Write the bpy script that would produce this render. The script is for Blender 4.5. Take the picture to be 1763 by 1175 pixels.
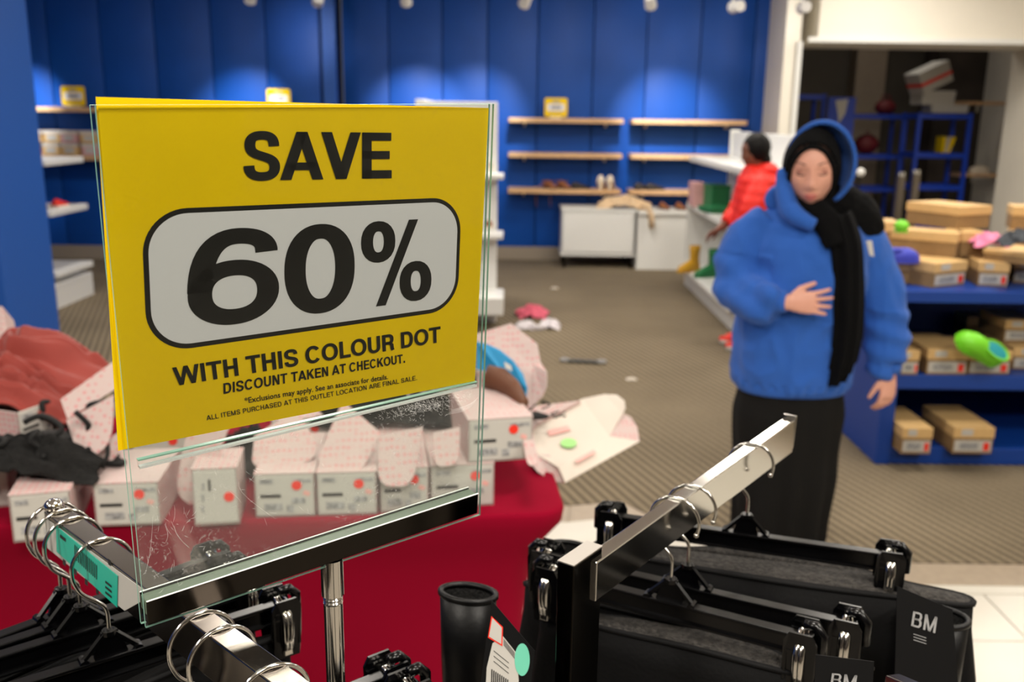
import bpy, bmesh, math, random
from mathutils import Vector, Matrix, Euler, noise
rnd = random.Random(7)
for o in list(bpy.data.objects): bpy.data.objects.remove(o)
SC = bpy.context.scene
COL = SC.collection
# ---------------------------------------------------------------- camera
FPX, CXP, CYP = 1600.0, 881.5, 587.5
PITCH, ROLL, CZ = .238, .013, 1.62
f_ = Vector((0, math.cos(PITCH), -math.sin(PITCH)))
r0 = Vector((1, 0, 0)); u0 = r0.cross(f_)
r_ = r0*math.cos(ROLL) + u0*math.sin(ROLL)
u_ = u0*math.cos(ROLL) - r0*math.sin(ROLL)
CAM = Vector((0, 0, CZ))
cd = bpy.data.cameras.new('camera'); cam = bpy.data.objects.new('camera', cd); COL.objects.link(cam)
cam.matrix_world = Matrix.Translation(CAM) @ Matrix((r_, u_, -f_)).transposed().to_4x4()
cd.sensor_width = 36; cd.lens = 36*FPX/1763; cd.clip_start = .02; cd.clip_end = 60
cd.dof.use_dof = True; cd.dof.focus_distance = .66; cd.dof.aperture_fstop = cd.lens/4.2
SC.camera = cam
SC.view_settings.view_transform = 'Standard'; SC.view_settings.look = 'None'
SC.view_settings.gamma = 1; SC.view_settings.use_curve_mapping = False
SC.view_settings.exposure = 0.0
SC.cycles.max_bounces = 8; SC.cycles.transparent_max_bounces = 12
SC.cycles.caustics_reflective = False; SC.cycles.caustics_refractive = False
w = bpy.data.worlds.new('world'); SC.world = w; w.use_nodes = True
w.node_tree.nodes['Background'].inputs[0].default_value = (.9, .92, 1, 1)
w.node_tree.nodes['Background'].inputs[1].default_value = .15
# ---------------------------------------------------------------- lamps
def area(x, y, z, sx, sy, p, col=(1, .93, .83)):
    l = bpy.data.lights.new('ceiling_area_light', 'AREA'); l.shape = 'RECTANGLE'; l.size = sx; l.size_y = sy
    l.energy = p; l.color = col
    o = bpy.data.objects.new('ceiling_area_light', l); COL.objects.link(o); o.location = (x, y, z); return o
def spot(loc, to, p, ang=60, col=(.94, .97, 1), blend=.7, r=.03):
    l = bpy.data.lights.new('track_spot', 'SPOT'); l.energy = p; l.spot_size = math.radians(ang); l.spot_blend = blend
    l.color = col; l.shadow_soft_size = r
    o = bpy.data.objects.new('track_spot', l); COL.objects.link(o); o.location = loc
    o.rotation_euler = (Vector(to)-Vector(loc)).to_track_quat('-Z', 'Y').to_euler(); return o
for lx, ly in [(-1.8, -.9), (.4, -1.2), (2.2, -.9), (-3.2, 1.0), (0.2, .9), (2.4, 1.4), (-3.6, 4.2), (-1.0, 4.0), (2.0, 4.2), (-3.4, 7.2), (-.8, 7.0), (1.8, 6.9), (4.4, 4.4), (4.6, 7.6), (3.6, 8.8), (.7, 8.3)]:  # last one is unseen, added to brighten the white shelving
    area(lx, ly, 3.28, .6, .6, 44 if ly > 0 else 70)
WALLY = 10.7
area(4.6, 12.0, 3.25, .6, .6, 7)  # unseen light added for the faint glow inside the storeroom
TY = 9.1; TZL = 2.62
TRACK = [(px, (px-CXP)/FPX*(TY+.15)) for px in (40, 455, 563, 705, 893, 1097, 1228, 1338)]
AIM = [(-5.35, 10.35, 1.4), (-2.95, 10.35, 1.4), (-2.2, 10.35, 2.4), (-1.1, WALLY, 1.4), (-.5, WALLY, 1.4), (1.72, WALLY, 1.4), (1.5, WALLY, 2.6), (2.6, WALLY, 2.6)]
PW_ = [230, 170, 25, 200, 170, 210, 25, 20]
for (px, x), am, pw in zip(TRACK, AIM, PW_):
    spot((x, TY, TZL-.03), am, pw*1.5, 46, blend=1)
# ---------------------------------------------------------------- pixel -> world helpers
def ray(px, py): return f_ + r_*((px-CXP)/FPX) - u_*((py-CYP)/FPX)
def fl(px, py, z=0.0): d = ray(px, py); return CAM + d*((z-CZ)/d.z)
def ony(px, py, Y): d = ray(px, py); return CAM + d*(Y/d.y)
def onx(px, py, X): d = ray(px, py); return CAM + d*(X/d.x)
def dep(px, py, Z): return CAM + ray(px, py)*Z
V = Vector
# ---------------------------------------------------------------- materials
def lin(c):
    return tuple(((x/255)/12.92 if x/255 <= .04045 else ((x/255+.055)/1.055)**2.4) for x in c) + (1,)
MATS = {}
def mat(name, rgb, rough=.6, metal=0, spec=.5, coat=0, noise_amt=0, nscale=20, bump=0, bscale=80, trans=0, sheen=0, sub=0):
    if name in MATS: return MATS[name]
    m = bpy.data.materials.new(name); m.use_nodes = True; nt = m.node_tree; b = nt.nodes['Principled BSDF']
    c = lin(rgb); b.inputs['Base Color'].default_value = c
    b.inputs['Roughness'].default_value = rough; b.inputs['Metallic'].default_value = metal
    b.inputs['Specular IOR Level'].default_value = spec
    if coat: b.inputs['Coat Weight'].default_value = coat; b.inputs['Coat Roughness'].default_value = .15
    if sheen: b.inputs['Sheen Weight'].default_value = sheen
    if sub: b.inputs['Subsurface Weight'].default_value = sub; b.inputs['Subsurface Radius'].default_value = (.02, .008, .004)
    if noise_amt or bump:
        tc = nt.nodes.new('ShaderNodeTexCoord')
    if noise_amt:
        n = nt.nodes.new('ShaderNodeTexNoise'); n.inputs['Scale'].default_value = nscale; n.inputs['Detail'].default_value = 4
        nt.links.new(tc.outputs['Object'], n.inputs['Vector'])
        r = nt.nodes.new('ShaderNodeMapRange'); r.inputs[3].default_value = 1-noise_amt; r.inputs[4].default_value = 1+noise_amt
        r.inputs[1].default_value = .3; r.inputs[2].default_value = .7
        nt.links.new(n.outputs[0], r.inputs[0])
        mx = nt.nodes.new('ShaderNodeMix'); mx.data_type = 'RGBA'; mx.blend_type = 'MULTIPLY'; mx.inputs[0].default_value = 1
        mx.inputs[6].default_value = c; nt.links.new(r.outputs[0], mx.inputs[7]); nt.links.new(mx.outputs[2], b.inputs['Base Color'])
    if bump:
        n2 = nt.nodes.new('ShaderNodeTexNoise'); n2.inputs['Scale'].default_value = bscale; n2.inputs['Detail'].default_value = 3
        nt.links.new(tc.outputs['Object'], n2.inputs['Vector'])
        bp = nt.nodes.new('ShaderNodeBump'); bp.inputs['Strength'].default_value = bump; bp.inputs['Distance'].default_value = .01
        nt.links.new(n2.outputs[0], bp.inputs['Height']); nt.links.new(bp.outputs[0], b.inputs['Normal'])
    MATS[name] = m; return m
def emit(name, rgb, s):
    m = bpy.data.materials.new(name); m.use_nodes = True; b = m.node_tree.nodes['Principled BSDF']
    b.inputs['Base Color'].default_value = lin(rgb); b.inputs['Emission Color'].default_value = lin(rgb); b.inputs['Emission Strength'].default_value = s
    MATS[name] = m; return m
mat('blue_wall', (10, 72, 158), .5, spec=.3, noise_amt=.06, nscale=3)
mat('blue_pillar', (26, 82, 166), .5)
mat('blue_display', (10, 62, 150), .45)
mat('seam', (8, 22, 60), .8)
mat('white_paint', (232, 226, 212), .6, noise_amt=.02, nscale=2)
mat('white_lam', (226, 226, 222), .35, spec=.4)
mat('ceiling', (235, 232, 225), .8)
mat('base_board', (150, 138, 122), .5)
mat('dark_wall', (92, 86, 76), .8, noise_amt=.1, nscale=3)
mat('dark_front', (58, 50, 44), .6, noise_amt=.5, nscale=2)
mat('wood', (205, 165, 120), .45, noise_amt=.12, nscale=14)
mat('tile', (205, 200, 188), .3, noise_amt=.03, nscale=5)
mat('grout', (150, 142, 130), .8)
mat('border', (158, 143, 124), .45, noise_amt=.08, nscale=30)
mat('yellow', (244, 206, 0), .5, spec=.15, noise_amt=.015, nscale=30)
mat('card_white', (226, 226, 230), .42)
mat('ink', (14, 14, 14), .4, spec=.4)
mat('chrome', (205, 203, 198), .13, 1)
mat('chrome_dark', (44, 41, 38), .14, 1)
mat('chrome_brushed', (122, 115, 108), .2, 1)
mat('metal_cap', (205, 200, 194), .5, 1)
mat('fleece', (52, 49, 46), .95, noise_amt=.7, nscale=160, bump=1, bscale=260)
mat('black_plastic', (4, 4, 5), .24, spec=.3)
mat('black_leather', (5, 5, 6), .4, spec=.25, bump=.06, bscale=60)
mat('black_lining', (14, 13, 12), .95, noise_amt=.6, nscale=120, bump=.9, bscale=220)
mat('card_black', (7, 7, 8), .6, spec=.2)
mat('print_grey', (150, 150, 150), .6)
mat('label_white', (190, 187, 180), .6)
mat('label_grey', (150, 150, 150), .6, noise_amt=.6, nscale=150)
mat('label_black', (24, 24, 24), .6)
mat('red_dot', (235, 48, 28), .5)
mat('mint', (110, 200, 172), .5)
mat('teal_sticker', (20, 176, 152), .4)
mat('crimson', (132, 3, 34), .9, spec=.08, bump=.05, bscale=400)
mat('skin', (210, 154, 134), .5, sub=.05, noise_amt=.02, nscale=30)
mat('skin_hand', (205, 132, 118), .5, sub=.05)
mat('skin_dark', (120, 76, 58), .5)
mat('lips', (186, 98, 96), .45)
mat('brow', (92, 62, 52), .8)
mat('lash', (60, 40, 38), .8)
mat('lid', (160, 104, 90), .6)
mat('hijab', (4, 4, 5), .9, spec=.15, bump=.1, bscale=60)
mat('hoodie', (32, 88, 176), .9, sheen=.08, bump=.3, bscale=500)
mat('skirt', (15, 14, 13), .9, spec=.2)
mat('black_cloth', (4, 4, 5), .75, spec=.2, bump=.1, bscale=200)
mat('hair', (8, 7, 6), .6, spec=.2)
mat('red_coat', (236, 34, 18), .6, bump=.25, bscale=14)
mat('grey_jeans', (60, 62, 70), .8)
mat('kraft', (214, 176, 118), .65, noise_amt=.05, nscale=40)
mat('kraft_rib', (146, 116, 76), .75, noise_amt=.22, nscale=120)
mat('lime', (120, 214, 40), .45)
mat('teal', (30, 150, 160), .5)
mat('clog_blue', (60, 70, 190), .5)
mat('pink_cloth', (236, 140, 176), .9, noise_amt=.15, nscale=30)
mat('rose_cloth', (214, 98, 120), .9, noise_amt=.15, nscale=30)
mat('white_cloth', (214, 208, 212), .9)
mat('rust', (136, 44, 34), .75, sheen=.2, noise_amt=.08, nscale=12)
mat('beige_cloth', (214, 186, 150), .9, noise_amt=.1, nscale=20)
mat('grey_cloth', (70, 74, 80), .9)
mat('green_box', (24, 110, 62), .5)
mat('pink_box', (210, 160, 158), .6)
mat('boot_yellow', (200, 150, 30), .5)
mat('boot_green', (20, 112, 60), .45)
mat('tan_leather', (150, 94, 58), .6)
mat('cream_shoe', (236, 222, 200), .5)
mat('dark_shoe', (36, 28, 26), .5)
mat('steel_blue', (20, 62, 178), .4)
mat('maroon', (96, 10, 22), .6)
mat('brown_shaft', (96, 58, 36), .6)
mat('sky_lining', (20, 130, 180), .6, noise_amt=.1, nscale=30)
mat('black_lace', (10, 10, 10), .8)
mat('acr_edge', (150, 205, 185), .25, spec=.8)
mat('foot_green', (104, 122, 102), .4)
mat('acr_white', (255, 255, 255), .4)
mat('box_inside', (206, 196, 184), .7)
mat('print_red', (226, 168, 160), .6)
mat('green_dot', (150, 214, 120), .5)
mat('bone', (70, 70, 66), .4)
mat('paper', (200, 190, 175), .7)
mat('lamp_white', (220, 218, 214), .4)
emit('lamp_glow', (255, 246, 226), 9)
# polka-dot shoebox print
def polka():
    m = bpy.data.materials.new('polka'); m.use_nodes = True; nt = m.node_tree; b = nt.nodes['Principled BSDF']
    tc = nt.nodes.new('ShaderNodeTexCoord'); v = nt.nodes.new('ShaderNodeTexVoronoi'); v.inputs['Scale'].default_value = 78
    v.inputs['Randomness'].default_value = .25
    nt.links.new(tc.outputs['Object'], v.inputs['Vector'])
    r = nt.nodes.new('ShaderNodeMapRange'); r.inputs[1].default_value = .30; r.inputs[2].default_value = .36; r.inputs[3].default_value = 1; r.inputs[4].default_value = 0
    nt.links.new(v.outputs['Distance'], r.inputs[0])
    mx = nt.nodes.new('ShaderNodeMix'); mx.data_type = 'RGBA'; mx.inputs[6].default_value = lin((188, 168, 164)); mx.inputs[7].default_value = lin((194, 138, 138))
    nt.links.new(r.outputs[0], mx.inputs[0]); nt.links.new(mx.outputs[2], b.inputs['Base Color']); b.inputs['Roughness'].default_value = .6
    MATS['polka'] = m
polka()
# striped carpet
def carpet():
    m = bpy.data.materials.new('carpet'); m.use_nodes = True; nt = m.node_tree; b = nt.nodes['Principled BSDF']; N = nt.nodes.new; L = nt.links.new
    tc = N('ShaderNodeTexCoord'); mp = N('ShaderNodeMapping'); mp.inputs['Rotation'].default_value = (0, 0, math.radians(-19.5))
    L(tc.outputs['Object'], mp.inputs['Vector'])
    wv = N('ShaderNodeTexWave'); wv.wave_type = 'BANDS'; wv.bands_direction = 'X'; wv.inputs['Scale'].default_value = 2*math.pi/.046/20; wv.inputs['Distortion'].default_value = 0
    wv.wave_profile = 'SIN'
    L(mp.outputs[0], wv.inputs['Vector'])
    n1 = N('ShaderNodeTexNoise'); n1.inputs['Scale'].default_value = 1.1; n1.inputs['Detail'].default_value = 3; L(tc.outputs['Object'], n1.inputs['Vector'])
    n2 = N('ShaderNodeTexNoise'); n2.inputs['Scale'].default_value = 90; n2.inputs['Detail'].default_value = 3; L(tc.outputs['Object'], n2.inputs['Vector'])
    cr = N('ShaderNodeMix'); cr.data_type = 'RGBA'; cr.inputs[6].default_value = lin((96, 86, 71)); cr.inputs[7].default_value = lin((132, 119, 98))
    sm = N('ShaderNodeMapRange'); sm.interpolation_type = 'SMOOTHSTEP'; sm.inputs[1].default_value = .2; sm.inputs[2].default_value = .75; L(wv.outputs['Fac'], sm.inputs[0]); L(sm.outputs[0], cr.inputs[0])
    m1 = N('ShaderNodeMapRange'); m1.inputs[1].default_value = .3; m1.inputs[2].default_value = .7; m1.inputs[3].default_value = .86; m1.inputs[4].default_value = 1.1; L(n1.outputs[0], m1.inputs[0])
    m2 = N('ShaderNodeMapRange'); m2.inputs[1].default_value = .3; m2.inputs[2].default_value = .7; m2.inputs[3].default_value = .8; m2.inputs[4].default_value = 1.2; L(n2.outputs[0], m2.inputs[0])
    mu = N('ShaderNodeMath'); mu.operation = 'MULTIPLY'; L(m1.outputs[0], mu.inputs[0]); L(m2.outputs[0], mu.inputs[1])
    mx = N('ShaderNodeMix'); mx.data_type = 'RGBA'; mx.blend_type = 'MULTIPLY'; mx.inputs[0].default_value = 1; L(cr.outputs[2], mx.inputs[6]); L(mu.outputs[0], mx.inputs[7])
    L(mx.outputs[2], b.inputs['Base Color']); b.inputs['Roughness'].default_value = .95; b.inputs['Specular IOR Level'].default_value = .15
    bp = N('ShaderNodeBump'); bp.inputs['Strength'].default_value = .5; bp.inputs['Distance'].default_value = .004; L(wv.outputs['Fac'], bp.inputs['Height']); L(bp.outputs[0], b.inputs['Normal'])
    MATS['carpet'] = m
carpet()
# scuffed clear acrylic: transparent sheet with fresnel gloss, scratches are worn white specks
def acrylic(name, scuff):
    m = bpy.data.materials.new(name); m.use_nodes = True; nt = m.node_tree; nt.nodes.clear(); N = nt.nodes.new; L = nt.links.new
    out = N('ShaderNodeOutputMaterial'); tr = N('ShaderNodeBsdfTransparent'); tr.inputs[0].default_value = (.965, .98, .97, 1)
    gl = N('ShaderNodeBsdfGlossy'); gl.inputs['Roughness'].default_value = .04
    fr = N('ShaderNodeFresnel'); fr.inputs[0].default_value = 1.35
    fs = N('ShaderNodeMath'); fs.operation = 'MULTIPLY'; fs.inputs[1].default_value = .4; L(fr.outputs[0], fs.inputs[0])
    mx = N('ShaderNodeMixShader'); L(fs.outputs[0], mx.inputs[0]); L(tr.outputs[0], mx.inputs[1]); L(gl.outputs[0], mx.inputs[2])
    df = N('ShaderNodeBsdfDiffuse'); df.inputs[0].default_value = (.8, .8, .78, 1)
    tc = N('ShaderNodeTexCoord')
    nz = N('ShaderNodeTexNoise'); nz.inputs['Scale'].default_value = 160; nz.inputs['Detail'].default_value = 6; nz.inputs['Distortion'].default_value = 2.5
    L(tc.outputs['Object'], nz.inputs['Vector'])
    a = N('ShaderNodeMapRange'); a.inputs[1].default_value = .60; a.inputs[2].default_value = .72; a.inputs[4].default_value = .55; L(nz.outputs[0], a.inputs[0])
    n3 = N('ShaderNodeTexNoise'); n3.inputs['Scale'].default_value = 14; n3.inputs['Detail'].default_value = 3; L(tc.outputs['Object'], n3.inputs['Vector'])
    c = N('ShaderNodeMapRange'); c.inputs[1].default_value = .45; c.inputs[2].default_value = .7; c.inputs[4].default_value = scuff; L(n3.outputs[0], c.inputs[0])
    mu = N('ShaderNodeMath'); mu.operation = 'MULTIPLY'; L(a.outputs[0], mu.inputs[0]); L(c.outputs[0], mu.inputs[1])
    sx = N('ShaderNodeSeparateXYZ'); L(tc.outputs['Object'], sx.inputs[0])
    zm_ = N('ShaderNodeMapRange'); zm_.inputs[1].default_value = 1.40-.13; zm_.inputs[2].default_value = 1.38-.13; zm_.inputs[3].default_value = .04; zm_.inputs[4].default_value = 1; L(sx.outputs[2], zm_.inputs[0])
    a1 = N('ShaderNodeMath'); a1.operation = 'ADD'; a1.inputs[1].default_value = .035*scuff; L(mu.outputs[0], a1.inputs[0])
    ad = N('ShaderNodeMath'); ad.operation = 'MULTIPLY'; L(a1.outputs[0], ad.inputs[0]); L(zm_.outputs[0], ad.inputs[1]); ad.use_clamp = True
    m2 = N('ShaderNodeMixShader'); L(ad.outputs[0], m2.inputs[0]); L(mx.outputs[0], m2.inputs[1]); L(df.outputs[0], m2.inputs[2])
    L(m2.outputs[0], out.inputs['Surface']); MATS[name] = m
acrylic('acrylic', 1.0); acrylic('acrylic_clean', .12)
# ---------------------------------------------------------------- mesh builder
class MB:
    def __init__(s): s.v = []; s.f = []; s.m = []; s.T = Matrix.Identity(4); s.mi = 0
    def add(s, vs, fs):
        n = len(s.v); s.v += [s.T @ V(p) for p in vs]
        s.f += [tuple(i+n for i in f) for f in fs]; s.m += [s.mi]*len(fs); return s
    def box(s, c, d, rot=None, bev=0):
        x, y, z = d[0]/2, d[1]/2, d[2]/2; R = (rot if isinstance(rot, Matrix) else Euler(rot).to_matrix()) if rot is not None else Matrix.Identity(3)
        if bev:
            e = min(bev, x*.9, y*.9, z*.9); vs = []; 
            bm = bmesh.new(); bmesh.ops.create_cube(bm, size=1)
            for q in bm.verts: q.co = V((q.co.x*2*x, q.co.y*2*y, q.co.z*2*z))
            bmesh.ops.bevel(bm, geom=bm.edges[:], offset=e, segments=2, affect='EDGES', profile=.5)
            bm.verts.ensure_lookup_table()
            for i, q in enumerate(bm.verts): q.index = i
            vs = [V(c)+R@q.co for q in bm.verts]; fs = [tuple(q.index for q in f.verts) for f in bm.faces]; bm.free()
            return s.add(vs, fs)
        vs = [V(c)+R@V((a*x, b*y, g*z)) for a in (-1, 1) for b in (-1, 1) for g in (-1, 1)]
        return s.add(vs, [(0, 1, 3, 2), (4, 6, 7, 5), (0, 4, 5, 1), (2, 3, 7, 6), (0, 2, 6, 4), (1, 5, 7, 3)])
    def hexa(s, p):  # 8 points: bottom 4 ccw, top 4 ccw
        return s.add(p, [(3, 2, 1, 0), (4, 5, 6, 7), (0, 1, 5, 4), (1, 2, 6, 5), (2, 3, 7, 6), (3, 0, 4, 7)])
    def loft(s, rings, cap=True, close=False):
        n = len(rings[0]); vs = [p for r in rings for p in r]; fs = []
        k = len(rings)
        for i in range(k-1 if not close else k):
            j = (i+1) % k
            for a in range(n):
                b = (a+1) % n; fs.append((i*n+a, i*n+b, j*n+b, j*n+a))
        if cap and not close:
            fs.append(tuple(range(n-1, -1, -1))); fs.append(tuple((k-1)*n+a for a in range(n)))
        return s.add(vs, fs)
    def tube(s, path, r, seg=10, cap=True, closed=False, flat=1.0, up=None):
        P = [V(p) for p in path]; n = len(P); rs = r if isinstance(r, (list, tuple)) else [r]*n
        rings = []; prev = None
        for i in range(n):
            if closed: t = P[(i+1) % n]-P[i-1]
            else: t = P[min(i+1, n-1)]-P[max(i-1, 0)]
            t = t.normalized() if t.length > 1e-9 else V((0, 0, 1))
            if prev is None:
                a = V(up) if up else (V((0, 0, 1)) if abs(t.z) < .9 else V((1, 0, 0)))
                x = (a - t*a.dot(t)).normalized()
            else: x = (prev - t*prev.dot(t)).normalized()
            prev = x; y = t.cross(x)
            rings.append([P[i] + x*math.cos(q)*rs[i] + y*math.sin(q)*rs[i]*flat for q in [2*math.pi*k/seg for k in range(seg)]])
        return s.loft(rings, cap, closed)
    def ell(s, c, r, nu=16, nv=10, rot=None, fn=None):
        R = Euler(rot).to_matrix() if rot else Matrix.Identity(3); vs = []; fs = []
        for j in range(1, nv):
            ph = math.pi*j/nv
            for i in range(nu):
                th = 2*math.pi*i/nu; p = V((math.cos(th)*math.sin(ph)*r[0], math.sin(th)*math.sin(ph)*r[1], math.cos(ph)*r[2]))
                if fn: p = fn(p)
                vs.append(V(c)+R@p)
        a = len(vs); t = V((0, 0, r[2])); b = V((0, 0, -r[2])); 
        if fn: t = fn(t); b = fn(b)
        vs += [V(c)+R@t, V(c)+R@b]
        for j in range(nv-2):
            for i in range(nu):
                k = (i+1) % nu; fs.append((j*nu+i, (j+1)*nu+i, (j+1)*nu+k, j*nu+k))
        for i in range(nu):
            k = (i+1) % nu; fs.append((a, i, k)); fs.append((a+1, (nv-2)*nu+k, (nv-2)*nu+i))
        return s.add(vs, fs)
    def cyl(s, a, b, r, seg=16, r2=None): return s.tube([a, b], [r, r if r2 is None else r2], seg)
    def prism(s, poly, off):  # poly 3D points, extruded by vector
        n = len(poly); vs = [V(p) for p in poly]+[V(p)+V(off) for p in poly]
        return s.add(vs, [tuple(range(n-1, -1, -1)), tuple(range(n, 2*n))] + [(i, (i+1) % n, n+(i+1) % n, n+i) for i in range(n)])
    def mesh(s, name, mats, smooth=False):
        me = bpy.data.meshes.new(name); me.from_pydata([tuple(p) for p in s.v], [], s.f)
        for m in (mats if isinstance(mats, (list, tuple)) else [mats]): me.materials.append(MATS[m])
        me.polygons.foreach_set('material_index', s.m)
        bm = bmesh.new(); bm.from_mesh(me); bmesh.ops.recalc_face_normals(bm, faces=bm.faces); bm.to_mesh(me); bm.free()
        if smooth:
            me.polygons.foreach_set('use_smooth', [True]*len(me.polygons))
            if smooth != 'all':
                try: me.set_sharp_from_angle(angle=math.radians(38))
                except Exception: pass
        return me
    def build(s, name, mats, parent=None, smooth=False, world=False, label=None):
        me = s.mesh(name, mats, smooth); return link(name, me, parent, world, label)
def link(name, me, parent=None, world=False, label=None):
    o = bpy.data.objects.new(name, me); COL.objects.link(o)
    if parent is not None:
        o.parent = parent
        if world:
            r = parent
            while r.parent: r = r.parent
            M = (Matrix.Translation(r.location) @ r.rotation_euler.to_matrix().to_4x4()).inverted(); me.transform(M)
    if label: o['label'] = label
    return o
def tag(o, label=None, cat=None, group=None, kind=None):
    if label: o['label'] = label
    if cat: o['category'] = cat
    if group: o['group'] = group
    if kind: o['kind'] = kind
    return o
def thing(name, label, cat, loc=(0, 0, 0), rz=0, group=None):
    o = bpy.data.objects.new(name, None); COL.objects.link(o); o.location = loc; o.rotation_euler = (0, 0, rz); o.empty_display_size = .05
    return tag(o, label, cat, group)
def struct(o, kind='structure'): o['kind'] = kind; return o
def kids(o): return [c for c in bpy.data.objects if c.parent == o]
def dup(root, loc, rz, label, group=None, rx=0, ry=0):
    r = root.copy(); COL.objects.link(r); r.location = loc; r.rotation_euler = (rx, ry, rz); r['label'] = label
    if group: r['group'] = group
    for ch in kids(root):
        c = ch.copy(); COL.objects.link(c); c.parent = r
        for g in kids(ch):
            d = g.copy(); COL.objects.link(d); d.parent = c
    return r
def remesh(mb, name, mats, voxel, parent, world=False, fn=None, smooth_it=2):
    me = mb.mesh(name, mats); o = bpy.data.objects.new(name+'_t', me); COL.objects.link(o)
    m = o.modifiers.new('r', 'REMESH'); m.mode = 'VOXEL'; m.voxel_size = voxel; m.use_smooth_shade = True
    if smooth_it: q = o.modifiers.new('s', 'SMOOTH'); q.iterations = smooth_it; q.factor = .5
    dg = bpy.context.evaluated_depsgraph_get(); ev = o.evaluated_get(dg); nm = bpy.data.meshes.new_from_object(ev, depsgraph=dg)
    bpy.data.objects.remove(o); nm.name = name
    if fn:
        import numpy as np
        n_ = len(nm.vertices); co = np.empty(n_*3, dtype=np.float32); nm.vertices.foreach_get('co', co); no = np.empty(n_*3, dtype=np.float32)
        nm.vertex_normals.foreach_get('vector', no); co = co.reshape(-1, 3).tolist(); no = no.reshape(-1, 3).tolist()
        out = np.array([tuple(fn(Vector(a), Vector(b))) for a, b in zip(co, no)], dtype=np.float32); nm.vertices.foreach_set('co', out.ravel()); nm.update()
    nm.materials.clear(); nm.materials.append(MATS[mats])
    nm.polygons.foreach_set('use_smooth', [True]*len(nm.polygons))
    return link(name, nm, parent, world)
def crumple(name, mats, c, sx, sy, h, seed, parent=None, rz=0, thick=.004, fr=9, n=44, sag=0, fold=1.0, fx=.8):
    """crumpled sheet of cloth lying in a heap"""
    vs = []; fs = []
    for j in range(n+1):
        for i in range(n+1):
            a, b = i/n*2-1, j/n*2-1
            rr = math.sqrt(a*a+b*b); e = max(0, 1-rr**2.2*.62)
            q = V((a*2.2+seed*3.1, b*2.2-seed, seed*.7))
            qa = q + V((noise.noise(q*.8), noise.noise(q*.8+V((7, 7, 7))), 0))*.6
            k = (1-abs(noise.noise(V((qa.x*fx, qa.y*1.5, qa.z))))*2.4)*.75*fold + noise.noise(q*2.2)*.2 - .25*fold*math.exp(-(noise.noise(V((qa.x*fx*1.4+4, qa.y*2.3, 3)))*7)**2)
            z = h*(e*.5 + e*.55*max(-.3, k))
            dx = noise.noise(q+V((9, 3, 1)))*.22; dy = noise.noise(q+V((2, 8, 4)))*.22
            x = (a*(1-.12*b*b)+dx)*sx/2; y = (b*(1-.12*a*a)+dy)*sy/2
            vs.append((x, y, max(.002, z) - sag*max(0, rr-.6)))
    for j in range(n):
        for i in range(n):
            p = j*(n+1)+i; fs.append((p, p+1, p+n+2, p+n+1))
    mb = MB(); mb.T = Matrix.Translation(c) @ Matrix.Rotation(rz, 4, 'Z'); mb.add(vs, fs)
    o = mb.build(name, mats, parent, 'all')
    s = o.modifiers.new('thick', 'SOLIDIFY'); s.thickness = thick; s.offset = -1
    return o
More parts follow.
